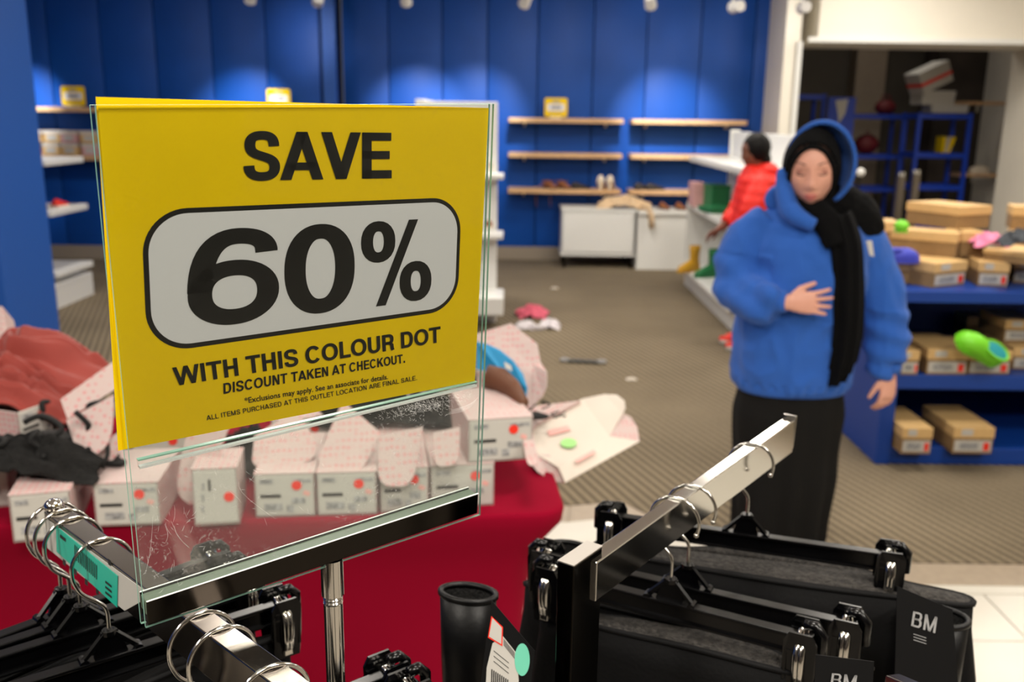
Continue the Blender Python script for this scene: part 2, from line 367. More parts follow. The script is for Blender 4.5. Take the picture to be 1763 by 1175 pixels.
# ================================================================ the room
def room():
    # floor: carpet, stone border, running-bond tiles
    fo = MB().box((0, 4, -.06), (13, 20, .08)).build('floor', 'grout'); struct(fo)
    edge = [(-6.4, 3.62), (.26, 3.71), (.48, 3.76), (.60, 3.60), (.98, 3.27), (1.2, 3.22), (6.4, 3.20)]
    mb = MB(); mb.prism([(x, y, -.02) for x, y in edge] + [(6.4, 14, -.02), (-6.4, 14, -.02)], (0, 0, .02)); mb.build('carpet', 'carpet', fo)
    inner = [(-6.4, 3.45), (.24, 3.54), (.42, 3.59), (.50, 3.48), (.92, 3.10), (1.15, 3.05), (6.4, 3.03)]
    for i in range(len(edge)-1):
        mb = MB(); mb.prism([(edge[i][0]+.001, edge[i][1]-.003, -.02), (inner[i][0]+.001, inner[i][1], -.02), (inner[i+1][0]-.001, inner[i+1][1], -.02), (edge[i+1][0]-.001, edge[i+1][1]-.003, -.02)], (0, 0, .017)); mb.build('border_stone', 'border', fo)
    # tiles, clipped to the border line
    def lim(x):
        for (x0, y0), (x1, y1) in zip(inner, inner[1:]):
            if x0 <= x <= x1: return y0+(y1-y0)*(x-x0)/(x1-x0)
        return 3.0
    row = 0; y = 2.68
    for r in range(-6, 4):
        y0 = 2.68 + r*.305
        for k in range(-3, 8):
            x0 = 1.675 + (-.305 if r % 2 else 0) + (k-4)*.61
            x1 = x0+.61
            if x1 < -1.3 or x0 > 3.2: continue
            g = .003; a, b = x0+g, x1-g
            cuts = [a]+[q for q, _ in inner if a < q < b]+[b]
            top = [(q, min(y0+.305-g, lim(q)-g)) for q in cuts]
            if max(t for _, t in top) < y0+.02: continue
            top = [(q, max(t, y0+g+.001)) for q, t in top]
            mb = MB(); mb.prism([(a, y0+g, -.02), (b, y0+g, -.02)] + [(q, t, -.02) for q, t in reversed(top)], (0, 0, .018))
            mb.build('floor_tile', 'tile', fo)
    # walls
    w1 = MB().box(((-1.915+2.93)/2, WALLY+.2, 1.65), (2.93+1.915, .3, 3.3)).build('wall_back', 'seam'); struct(w1)
    LX = [-1.915, -1.4, -.81, -.31, .245, .855, 1.44, 2.03, 2.62, 2.9]
    for a, b in zip(LX, LX[1:]):
        MB().box(((a+b)/2, WALLY+.025, 1.72), (b-a-.012, .05, 3.15), bev=.004).build('wall_panel', 'blue_wall', w1, True)
    MB().box(((LX[0]+LX[-1])/2, WALLY+.03, .075), (LX[-1]-LX[0], .06, .15)).build('baseboard_back', 'base_board', w1)
    LY = 10.35
    w2 = MB().box((-4.1, LY+.22, 1.65), (4.36, .3, 3.3)).build('wall_back_left', 'seam'); struct(w2)
    lx = [-6.3, -5.55, -4.98, -4.42, -3.84, -3.24, -2.66, -2.09]
    for a, b in zip(lx, lx[1:]):
        MB().box(((a+b)/2, LY+.03, 1.72), (b-a-.012, .06, 3.15), bev=.004).build('wall_panel', 'blue_wall', w2, True)
    MB().box((-4.15, LY+.03, .075), (4.0, .08, .15)).build('baseboard_back', 'base_board', w2)
    MB().box((-1.99, LY+.17, 1.65), (.14, .38, 3.3)).build('trim_1', 'blue_pillar', w2)
    struct(MB().box((-6.45, 4, 1.65), (.1, 20, 3.3)).build('wall_left', 'blue_wall'))
    struct(MB().box((6.45, 4, 1.65), (.1, 20, 3.3)).build('wall_right', 'white_paint'))
    struct(MB().box((0, -3.2, 1.65), (13, .1, 3.3)).build('wall_front', 'dark_front'))
    struct(MB().box((0, 4.5, 3.35), (13, 21, .1)).build('ceiling', 'ceiling'))
    # white wall round the storeroom opening
    ow = MB(); X0, X1, Z1 = ony(1375, 110, 10.03).x, ony(1743, 100, 10.97).x, 2.40
    ow.box((X0-.08, 10.5, 1.65), (.16, .94, 3.3)); ow.box((4.9, 10.5, (Z1+3.3)/2), (3.6, .96, 3.3-Z1)); ow.box((X1+.39, 10.5, 1.65), (.78, .94, 3.3))
    o = ow.build('wall_right_back', 'white_paint'); struct(o)
    mb = MB(); mb.box((X0-.01, 10.01, 1.2), (.05, .03, 2.4)); mb.box((4.3, 10.01, Z1+.02), (2.6, .03, .05)); mb.build('trim_2', 'white_lam', o)
    # storeroom behind
    sr = MB(); sr.box((4.8, 13.9, 1.65), (4.6, .1, 3.3)); sr.box((3.0, 12.4, 1.65), (.1, 3.0, 3.3)); st = sr.build('wall_storeroom', 'dark_wall'); struct(st)
    MB().box((4.98, 13.7, 1.65), (.42, .3, 3.3)).build('trim_3', 'border', st)
    MB().box((6.2, 13.4, 1.65), (.9, .5, 3.3)).build('trim_4', 'dark_front', st)
    # near blue pillar on the left
    pr = ony(66, 205, 6.0).x
    p = MB().box((pr-.6, 5.7, 1.65), (1.2, .6, 3.3), bev=.01).build('wall_pillar_left', 'blue_pillar'); struct(p)
room()
# ---- storeroom contents
def rack(name, label, x0, x1, y, zs, d, panel=False, posts=None):
    t = thing(name, label, 'shelving', ((x0+x1)/2, y+d/2, 0))
    for x in (x0, x1):
        for yy in (y, y+d): MB().box((x, yy, zs[0]/2+.02), (.045, .045, zs[0]+.04)).build('post', 'steel_blue', t, world=True)
    for z in zs:
        mb = MB(); 
        for yy in (y, y+d): mb.box(((x0+x1)/2, yy, z), (x1-x0+.04, .03, .06))
        for x in (x0, x1): mb.box((x, y+d/2, z), (.03, d, .06))
        mb.build('shelf_frame', 'steel_blue', t, world=True)
        MB().box(((x0+x1)/2, y+d/2, z-.01), (x1-x0, d-.03, .012)).build('shelf', 'steel_blue', t, world=True)
    return t
rack('steel_rack', 'bright blue steel rack at the right of the storeroom with white boxes on top', 5.03, 5.66, 11.9, (1.68, 1.20, .80, .3), .45)
rack('steel_rack', 'dimmer blue steel rack behind the hooded woman inside the storeroom', 4.42, 5.15, 12.6, (1.67, 1.15, .72, .3), .45)
rack('steel_rack', 'low blue rack frame at the far left of the storeroom', 3.35, 3.95, 12.3, (1.9, .9), .4)
t = thing('notice_panel', 'blue panel with a torn white paper mark in the storeroom', 'panel', (4.15, 12.2, 0))
MB().box((4.15, 12.2, 1.62), (.34, .03, .56)).box((4.15, 12.22, .68), (.05, .03, 1.36)).build('board', 'steel_blue', t, world=True)
mb = MB(); mb.prism([(4.06, 12.18, 1.86), (4.22, 12.18, 1.88), (4.2, 12.18, 1.7), (4.13, 12.18, 1.58), (4.1, 12.18, 1.72)], (0, .003, 0)); mb.build('paper', 'label_white', t, world=True)
def plain_box(name, label, c, d, rz, m, lid='label_white', cat='box', rot=(0, 0, 0), band=None, group=None):
    t = thing(name, label, cat, (c[0], c[1], c[2]), rz, group); t.rotation_euler = (rot[0], rot[1], rz)
    MB().box((0, 0, d[2]*.36), (d[0], d[1], d[2]*.72), bev=.003).build('box_body', m, t)
    l = MB().box((0, 0, d[2]*.8), (d[0]+.008, d[1]+.008, d[2]*.4), bev=.004).build('lid', lid, t)
    if band: MB().box((0, 0, d[2]*.42), (d[0]+.012, d[1]*1.02, d[2]*.16)).build('stripe', band, t)
    return t
plain_box('shoe_box', 'flat white box on top of the bright blue rack', (5.42, 12.1, 1.72), (.45, .3, .1), 0, 'label_white')
plain_box('shoe_box', 'white box second from the bottom on the bright blue rack', (5.25, 12.1, 1.82), (.42, .3, .17), .1, 'label_white')
plain_box('shoe_box', 'tilted white box with a red stripe at the top of the storeroom rack', (5.2, 12.05, 2.03), (.42, .3, .26), .2, 'label_white', rot=(0, -.42, 0), band='red_dot')
t = thing('bag', 'dark red bag beside the white boxes on the storeroom rack', 'bag', (4.92, 12.75, 1.70)); MB().ell((0, 0, .09), (.14, .1, .1)).build('bag_body', 'maroon', t, 'all'); MB().tube([(-.07, 0, .15), (-.05, 0, .24), (.05, 0, .24), (.07, 0, .15)], .01, 6).build('handle', 'maroon', t, 'all')
t = thing('bag', 'dark red bundle on the middle shelf of the dimmer rack', 'bag', (4.72, 12.75, 1.19)); MB().ell((0, 0, .12), (.16, .12, .13)).build('bag_body', 'maroon', t, 'all'); MB().tube([(-.06, 0, .2), (0, 0, .3), (.06, 0, .2)], .01, 6).build('handle', 'maroon', t, 'all')
t = thing('folder_stack', 'yellow papers standing on the bright blue rack', 'papers', (5.5, 12.15, 1.23))
for i in range(3): MB().box((-.06+i*.05, 0, .1), (.03, .2, .2), (0, .15*i, 0)).build('folder', 'yellow' if i != 1 else 'paper', t)
t = thing('wall_shelf', 'short wooden shelf high on the storeroom right wall', 'shelf', (5.95, 12.3, 1.85)); MB().box((0, 0, 0), (.5, .3, .04)).build('board', 'wood', t); MB().box((0, .1, -.06), (.03, .1, .1)).build('bracket', 'chrome', t)
t = thing('wall_shelf', 'lower wooden shelf with white thing near the storeroom right wall', 'shelf', (6.0, 12.3, .95)); MB().box((0, 0, 0), (.55, .3, .04)).build('board', 'wood', t); MB().box((0, .1, -.06), (.03, .1, .1)).build('bracket', 'chrome', t)
t = thing('shoe', 'white shoe on the lower storeroom wall shelf', 'shoe', (6.0, 12.2, .97)); MB().ell((0, 0, .05), (.13, .05, .05)).build('upper', 'cream_shoe', t, 'all'); MB().box((0, 0, .01), (.24, .08, .02)).build('sole', 'cream_shoe', t)
for i, (px, pt, pb, Y) in enumerate([(1552, 302, 380, 9.0), (1578, 298, 350, 9.1)]):
    a = ony(px, pt, Y); t = thing('display_post', 'silver upright post behind the kraft boxes, '+('left' if i == 0 else 'right')+' of two', 'post', (a.x, Y, 0))
    MB().box((a.x, Y, a.z/2), (.07, .04, a.z), bev=.006).build('upright', 'chrome_brushed', t, world=True)
    MB().box((a.x, Y, .02), (.12, .2, .04), bev=.01).build('foot', 'chrome_brushed', t, world=True)
    MB().cyl((a.x, Y, a.z-.01), (a.x, Y, a.z+.03), .03).build('cap', 'chrome', t, world=True)
a = ony(1482, 297, 8.8); t = thing('highlight_dot', 'added white ball standing for a highlight dot beside the blue hood', 'highlight_ball', (a.x, 8.8, 0))  # ball on a stem, added to stand for a white highlight dot
MB().ell((a.x, 8.8, a.z), (.04, .03, .04)).build('highlight_ball', 'lamp_white', t, 'all', True); MB().cyl((a.x, 8.83, 0), (a.x, 8.83, a.z), .012).build('stem', 'chrome_dark', t, True, True)
# ---- ceiling spotlights on the back wall
for i, (px, x) in enumerate(TRACK):
    nm = ['leftmost', 'second from left', 'third from left', 'fourth from left', 'fifth from left', 'sixth from left', 'seventh from left', 'rightmost'][i]
    t = thing('track_spotlight', nm+' of the white spotlights along the back wall ceiling', 'spotlight', (x, TY, 3.3), 0, 'ceiling spotlights')
    d = (V(AIM[i])-V((x, TY, TZL))).normalized(); c = V((x, TY, TZL))
    MB().cyl(c-d*.14, c-d*.0, .05, 16, .055).build('lamp_can', 'lamp_white', t, True, True)
    MB().cyl((x, TY, 3.3), (x, TY, TZL+.05), .012).build('stem', 'lamp_white', t, True, True)
    MB().cyl(c-d*.006, c+d*.002, .045).build('lens', 'lamp_glow', t, True, True)
t = thing('ceiling_track', 'white spotlight track fixed under the ceiling by the back wall', 'track', (-1.1, TY, 3.29)); MB().box((0, 0, 0), (8.4, .04, .03)).build('rail', 'lamp_white', t); MB().box((-4.1, 0, 0), (.2, .06, .04)).build('end_feed', 'lamp_white', t)
# ---- wall shelves
def wshelf(label, x0, x1, z, Y=WALLY, d=.3):
    t = thing('wall_shelf', label, 'shelf', ((x0+x1)/2, Y-d/2, z-.025), 0, 'light wood wall shelves')
    MB().box((0, 0, 0), (x1-x0, d, .05), bev=.004).build('board', 'wood', t)
    for s in (-1, 1): MB().box((s*(x1-x0)*.36, d*.3, -.045), (.02, d*.4, .05)).build('bracket', 'white_lam', t)
SX = [(ony(876, 205, 10.4).x, ony(1074, 205, 10.4).x), (ony(1089, 205, 10.4).x, ony(1287, 205, 10.4).x)]
for z, nm in ((1.60, 'top'), (1.225, 'middle'), (.835, 'lowest')):
    wshelf(nm+' light wood wall shelf in the left bay of the blue back wall', *SX[0], z)
    wshelf(nm+' light wood wall shelf in the right bay of the blue back wall', *SX[1], z)
wshelf('upper wood shelf on the blue wall at far left behind the pillar', -5.85, -2.35, 1.65, 10.35)
wshelf('wood shelf full of pale boxes on the far left blue wall', -5.85, -2.35, 1.15, 10.35)
def small_sign(label, px, pyb, Y, zb):
    a = ony(px, pyb, Y); z = zb
    t = thing('shelf_sign', label, 'sign', (a.x, Y, z), 0, 'yellow cards on the wall shelves')
    mb = MB(); rr = .02; pts = []
    for cx, cz, a0 in ((.105, .195, 0), (-.105, .195, 90), (-.105, .035, 180), (.105, .035, 270)):
        for k in range(5): q = math.radians(a0+k*22.5); pts.append((cx+rr*math.cos(q), 0, cz+rr*math.sin(q)))
    mb.prism(pts, (0, .006, 0)); mb.build('card', 'yellow', t)
    MB().box((0, -.002, .115), (.19, .002, .075)).build('panel', 'card_white', t)
    for q in ((0, .175, .09, .02), (0, .115, .11, .035), (0, .055, .16, .01)): MB().box((q[0], -.004, q[1]), (q[2], .001, q[3])).build('print', 'print_grey', t)
    MB().box((0, 0, .006), (.12, .06, .012)).build('foot', 'white_lam', t)
small_sign('yellow price card on the leftmost upper wall shelf', 127, 178, 10.2, 1.65)
small_sign('yellow price card above the top edge of the big sign', 480, 175, 10.2, 1.65)
small_sign('yellow price card on the top shelf of the right blue wall', 957, 197, 10.55, 1.60)
# pale boxes on far left shelf
n = 0
for r in range(2):
    for i in range(7):
        x = -5.72+i*.2+.03*rnd.random(); n += 1
        t = thing('shoe_box', ['first', 'second', 'third', 'fourth', 'fifth', 'sixth', 'seventh'][i]+' from left, '+['bottom', 'top'][r]+' row of cream boxes on far left shelf', 'box', (x, 10.18, 1.152+r*.13), .05*rnd.uniform(-1, 1), 'cream shoe boxes on the far left wall shelf')
        MB().box((0, 0, .045), (.17, .26, .09)).build('box_body', 'kraft' if (i+r) % 3 else 'pink_box', t); MB().box((0, 0, .105), (.176, .266, .035)).build('lid', 'box_inside', t); MB().box((0, -.132, .05), (.1, .003, .05)).build('sticker', 'label_white', t)
# shoes on wall shelves
def make_shoe(name, label, c, rz, m, sole, L=.25, heel=0, group=None, strap=False, cat='shoe'):
    t = thing(name, label, cat, c, rz, group)
    prof = [(-.5, .30, .55, 0), (-.35, .34, .75, 0), (-.1, .30, .6, 0), (.15, .36, .38, 0), (.35, .36, .26, 0), (.5, .16, .12, 0)]
    rings = []
    for x, wd, h, _ in prof:
        zb = heel*max(0, (.15-x)/.65)
        rings.append([(x*L, math.cos(q)*wd*L*.5, zb+.012+max(0, math.sin(q))*h*L*.42+min(0, math.sin(q))*.006) for q in [2*math.pi*k/14 for k in range(14)]])
    MB().loft(rings).build('upper', m, t, 'all')
    mb = MB(); rr = []
    for x, wd, h, _ in prof:
        zb = heel*max(0, (.15-x)/.65); rr.append([(x*L*1.03, -wd*L*.53, zb), (x*L*1.03, wd*L*.53, zb), (x*L*1.03, wd*L*.53, zb+.014), (x*L*1.03, -wd*L*.53, zb+.014)])
    mb.loft(rr).build('sole', sole, t)
    if heel: MB().cyl((-.42*L, 0, 0), (-.42*L, 0, heel), .012, 10, .02).build('heel', sole, t)
    if strap:
        MB().tube([(-.3*L+.05*math.cos(q), .06*math.sin(q), .06+.02*math.sin(q*2)) for q in [2*math.pi*k/16 for k in range(16)]], .006, 6, closed=True).build('strap', m, t, 'all')
        MB().tube([(-.1*L, -.05, .05), (-.1*L-.01, -.13, .02), (-.12*L, -.16, -.1), (-.1*L, -.155, -.2)], .004, 6).build('lace', m, t, 'all')
    return t
z0 = .835
for px, m, nm in ((948, 'tan_leather', 'left tan strappy sandal with laces hanging off the lowest wall shelf'), (972, 'tan_leather', 'right tan strappy sandal with laces hanging off the lowest wall shelf')):
    make_shoe('sandal', nm, (ony(px, 320, 10.5).x, 10.52, z0), -1.2, m, 'dark_shoe', strap=True)
for px, nm in ((1036, 'left cream high heel on the lowest wall shelf'), (1052, 'right cream high heel on the lowest wall shelf')):
    t = make_shoe('high_heel', nm, (ony(px, 320, 10.5).x, 10.52, z0), 1.35, 'cream_shoe', 'cream_shoe', heel=.09)
for px, nm in ((1000, 'dark flat shoe between the sandals and the cream heels'), (1108, 'dark low shoe at left end of the right bay lowest shelf'), (1128, 'second dark low shoe on the right bay lowest shelf')):
    make_shoe('flat_shoe', nm, (ony(px, 320, 10.5).x, 10.5, z0), .3, 'dark_shoe', 'dark_shoe', L=.22)
# ---- cabinets at the back wall
def cabinet():
    x0, x1 = .52, 1.33; y0, y1 = 10.12, 10.62
    t = thing('white_cabinet', 'white low cabinet on short legs below the blue wall shelves', 'cabinet', ((x0+x1)/2, 10.37, 0))
    MB().box(((x0+x1)/2, 10.37, .39), (x1-x0-.02, .48, .46)).build('cabinet_body', 'white_lam', t, world=True)
    MB().box(((x0+x1)/2, 10.37, .635), (x1-x0, .52, .03), bev=.004).build('top', 'white_lam', t, world=True)
    MB().box(((x0+x1)/2, 10.12, .39), (x1-x0-.04, .02, .43), bev=.004).build('door', 'white_lam', t, world=True)
    MB().box(((x0+x1)/2, 10.37, .15), (x1-x0, .5, .03)).build('bottom', 'white_lam', t, world=True)
    for x in (x0+.04, x1-.04):
        for y in (10.16, 10.58): MB().box((x, y, .07), (.03, .03, .14)).build('leg', 'chrome_dark', t, world=True)
    x0, x1 = 1.34, 1.97
    t = thing('white_table', 'white boxy table joined to the right of the low cabinet', 'table', ((x0+x1)/2, 10.35, 0))
    MB().box(((x0+x1)/2, 10.33, .62), (x1-x0, .56, .04), bev=.004).build('tabletop', 'white_lam', t, world=True)
    MB().box(((x0+x1)/2, 10.1, .3), (x1-x0-.01, .04, .6)).build('front_panel', 'white_lam', t, world=True)
    for x in (x0+.02, x1-.02): MB().box((x, 10.35, .3), (.03, .5, .6)).build('side_panel', 'white_lam', t, world=True)
cabinet()
o = crumple('blouse', 'beige_cloth', (1.2, 10.3, .65), .56, .34, .16, 3); tag(o, 'crumpled beige garment heaped on the white cabinet', 'garment')
mb = MB(); mb.tube([(1.38, 10.2, .66), (1.45, 10.07, .66), (1.475, 10.02, .6), (1.49, 10.02, .46)], [.04, .045, .045, .04], 10, flat=.45)
tag(mb.build('trousers', 'beige_cloth', None, 'all'), 'beige garment leg hanging over the front of the white table', 'garment')
make_shoe('flat_shoe', 'brown slipper left on the white back table', (1.66, 10.3, .64), -1.3, 'tan_leather', 'dark_shoe', .2)
make_shoe('flat_shoe', 'brown slipper right on the white back table', (1.84, 10.3, .64), -1.3, 'tan_leather', 'dark_shoe', .2)
# ---- white gondolas
def gondola(name, label, xf, xs, y0, y1, H, shelves, base=(.02, .16), tilt=0):
    t = thing(name, label, 'shelving', ((xf+xs)/2, (y0+y1)/2, 0))
    d = .05
    MB().box((xs+.03, (y0+y1)/2, H/2), (.06, y1-y0, H), bev=.004).build('back_panel', 'white_lam', t, world=True)
    for y in (y0+.02, y1-.02): MB().box((xs+.03, y, H/2), (.09, .05, H+.03), bev=.005).build('upright', 'white_lam', t, world=True)
    for i, z in enumerate(shelves):
        MB().box(((xf+xs)/2, (y0+y1)/2, z), (abs(xs-xf), y1-y0-.02, .05), bev=.006).build('shelf', 'white_lam', t, world=True)
    MB().box(((xf+xs)/2, (y0+y1)/2, base[1]/2), (abs(xs-xf)-.04, y1-y0-.02, base[1])).build('plinth', 'white_lam', t, world=True)
    MB().box(((xf+xs)/2-.03, (y0+y1)/2, base[1]+.02), (abs(xs-xf)+.02, y1-y0, .05), bev=.01).build('base_shelf', 'white_lam', t, world=True)
    return t
GND = gondola('gondola_shelf', 'white shelving unit behind the person in red', 1.70, 2.10, 7.05, 9.22, 1.5, (1.235, .79))
a = gondola('gondola_shelf', 'white shelf tower half hidden behind the right edge of the sign', -.14, -.75, 7.35, 7.9, 1.72, (1.19, .735))
MB().box((-.42, 7.33, .86), (.58, .04, 1.72), bev=.006).build('end_panel', 'white_lam', a, world=True)
for z in (1.17, .72):
    MB().box((-.28, 7.2, z), (.4, .3, .035), bev=.006).build('shelf', 'white_lam', a, world=True)
MB().box((-.28, 7.15, .2), (.42, .4, .14), bev=.01).build('plinth', 'white_lam', a, world=True)
gondola('gondola_shelf', 'white shelving unit mostly behind the blue pillar at far left', -3.78, -4.5, 7.6, 8.3, 1.24, (1.2, .79, .28))
t = thing('gift_box', 'dark green box on the middle white shelf', 'box', (1.86, 8.6, .815), .1); MB().box((0, 0, .1), (.17, .26, .2), bev=.004).build('box_body', 'green_box', t); MB().box((.0, 0, .205), (.18, .27, .02)).build('lid', 'green_box', t)
MB().box((1.9, 9.19, .48), (.38, .03, .58)).build('end_panel', 'white_lam', GND, world=True)
plain_box('shoe_box', 'dusty pink box left of the dark green box', (1.72, 8.85, .815), (.1, .25, .22), 0, 'pink_box', 'pink_box')
plain_box('shoe_box', 'flat green box under the green one on the white shelf', (1.78, 8.25, .815), (.2, .3, .05), .2, 'green_box', 'green_box')
def make_boot(name, label, c, rz, m, H=.3, L=.25, group=None, lining='black_lining', rot=None, sx=1, oval=.75, tag_=False, cuff=True):
    t = thing(name, label, 'boot', c, rz, group)
    rs = []
    for z, r, oy in [(.05, .052, 0), (.09, .05, 0), (.14, .047, 0), (.3*H+.1, .05, 0), (H*.8, .056, 0), (H, .058, 0)]:
        rs.append([(math.cos(q)*r*sx, math.sin(q)*r*oval, z) for q in [2*math.pi*k/24 for k in range(24)]])
    top = rs[-1]; inn = [[(p[0]*.9, p[1]*.86, p[2]) for p in top], [(p[0]*.88, p[1]*.84, H*.45) for p in top]]
    mb = MB(); mb.loft(rs+[inn[0]], cap=False)
    foot = []
    for x, wd, h in [(-.06, .02, .05), (-.045, .034, .085), (.0, .04, .11), (.06, .042, .09), (.12, .046, .06), (.165, .04, .045), (.19, .016, .025)]:
        foot.append([(x, math.cos(q)*wd, .02+max(0, math.sin(q))*h+min(0, math.sin(q))*.004) for q in [2*math.pi*k/14 for k in range(14)]])
    mb.loft(foot); mb.build('boot_upper', m, t, 'all')
    MB().loft(inn, cap=False).build('lining', lining, t, 'all')
    mb = MB(); mb.loft([[(x, -wd, 0), (x, wd, 0), (x, wd, .022), (x, -wd, .022)] for x, wd in [(-.065, .02), (-.05, .036), (0, .04), (.1, .05), (.17, .044), (.197, .016)]]); mb.build('sole', m if m.startswith('boot') else 'black_plastic', t)
    if cuff: MB().tube([(math.cos(q)*.056*sx, math.sin(q)*.056*oval, H) for q in [2*math.pi*k/24 for k in range(24)]], .0035, 6, closed=True).build('cuff_binding', m, t, 'all')
    return t
make_boot('rubber_boot', 'small mustard boot on the base of the white shelving', (1.72, 8.75, .205), -2.6, 'boot_yellow', .24, lining='boot_yellow')
make_boot('rubber_boot', 'small green rubber boot on the base of the white shelving', (1.84, 8.45, .205), -2.8, 'boot_green', .25, lining='boot_green')
for i, (x, y, z, m, r) in enumerate([(-3.88, 8.0, .815, 'red_dot', .3), (-4.0, 7.85, .815, 'dark_shoe', .5), (-4.1, 8.05, .815, 'pink_cloth', .2), (-4.05, 7.8, 1.225, 'clog_blue', .4), (-4.2, 8.0, 1.225, 'lime', .2)]):
    make_shoe('sandal', ['red', 'dark', 'pink', 'blue', 'lime green'][i]+' small shoe on the '+('upper' if z > 1 else 'lower')+' white shelf by the blue pillar', (x, y, z), r+1.2, m, 'cream_shoe', .2)
for i, (z, y) in enumerate([(1.215, 7.4), (.76, 7.4)]):
    make_shoe('flat_shoe', 'pale shoe peeking past the sign on the '+['upper', 'lower'][i]+' tower shelf', (-.18, y, z), 1.4, 'paper' if i == 0 else 'tan_leather', 'cream_shoe', .2)
# ================================================================ sign holder
SO = V((-.241, .553, CZ+.002)); YW, TI = .663, .068
SD = V((math.cos(YW), math.sin(YW), 0)); SN0 = V((-math.sin(YW), math.cos(YW), 0))
SDN = V((0, 0, -1))*math.cos(TI) + SN0*math.sin(TI); SN = SD.cross(SDN)   # SN points away from the viewer
def UV(px, py, off=0.0):
    d = ray(px, py); t = ((SO-CAM).dot(SN)+off)/d.dot(SN); q = CAM+d*t-SO; return (q.dot(SD), q.dot(SDN))
def PW(u, v, off=0.0): return SO + SD*u + SDN*v + SN*off
def homog(src, dst):
    A = []; B = []
    for (x, y), (X, Y) in zip(src, dst):
        A.append([x, y, 1, 0, 0, 0, -X*x, -X*y]); B.append(X); A.append([0, 0, 0, x, y, 1, -Y*x, -Y*y]); B.append(Y)
    n = 8; M = [r[:]+[b] for r, b in zip(A, B)]
    for i in range(n):
        p = max(range(i, n), key=lambda k: abs(M[k][i])); M[i], M[p] = M[p], M[i]
        for k in range(n):
            if k != i:
                q = M[k][i]/M[i][i]; M[k] = [a-q*b for a, b in zip(M[k], M[i])]
    h = [M[i][n]/M[i][i] for i in range(n)]
    return lambda x, y: ((h[0]*x+h[1]*y+h[2])/(h[6]*x+h[7]*y+1), (h[3]*x+h[4]*y+h[5])/(h[6]*x+h[7]*y+1))
def C8(x, y): return (150+x*.55339, 150+y*.55339)
# --- stroke lettering (grotesque capitals)
def arc(cx, cy, rx, ry, a0, a1, n=16, e=2.25):
    out = []
    for k in range(n+1):
        q = math.radians(a0+(a1-a0)*k/n); c, s = math.cos(q), math.sin(q)
        out.append((cx+rx*math.copysign(abs(c)**(2/e), c), cy+ry*math.copysign(abs(s)**(2/e), s)))
    return out
def bez(p, n=8):
    out = [p[0]]
    for i in range(0, len(p)-1, 3):
        a, b, c, d = p[i:i+4]
        for k in range(1, n+1):
            t = k/n; out.append(tuple((1-t)**3*a[j]+3*(1-t)**2*t*b[j]+3*(1-t)*t*t*c[j]+t**3*d[j] for j in (0, 1)))
    return out
def strip(path, hx, hy, closed=False):
    n = len(path); L = []; R = []
    for i, p in enumerate(path):
        a = path[i-1] if (i or closed) else p; b = path[(i+1) % n] if (i < n-1 or closed) else p
        def nr(a, b):
            dx, dy = b[0]-a[0], b[1]-a[1]; l = math.hypot(dx, dy) or 1; return (-dy/l, dx/l)
        n1 = nr(a, p) if a != p else None; n2 = nr(p, b) if b != p else None
        if n1 is None: n1 = n2
        if n2 is None: n2 = n1
        m = (n1[0]+n2[0], n1[1]+n2[1]); l = math.hypot(*m) or 1; m = (m[0]/l, m[1]/l); k = 1/max(.5, m[0]*n1[0]+m[1]*n1[1])
        L.append((p[0]+m[0]*hx*k, p[1]+m[1]*hy*k)); R.append((p[0]-m[0]*hx*k, p[1]-m[1]*hy*k))
    polys = []
    for i in range(n if closed else n-1):
        j = (i+1) % n; polys.append([R[i], R[j], L[j], L[i]])
    return polys
def rect(x0, y0, x1, y1): return [[(x0, y0), (x1, y0), (x1, y1), (x0, y1)]]
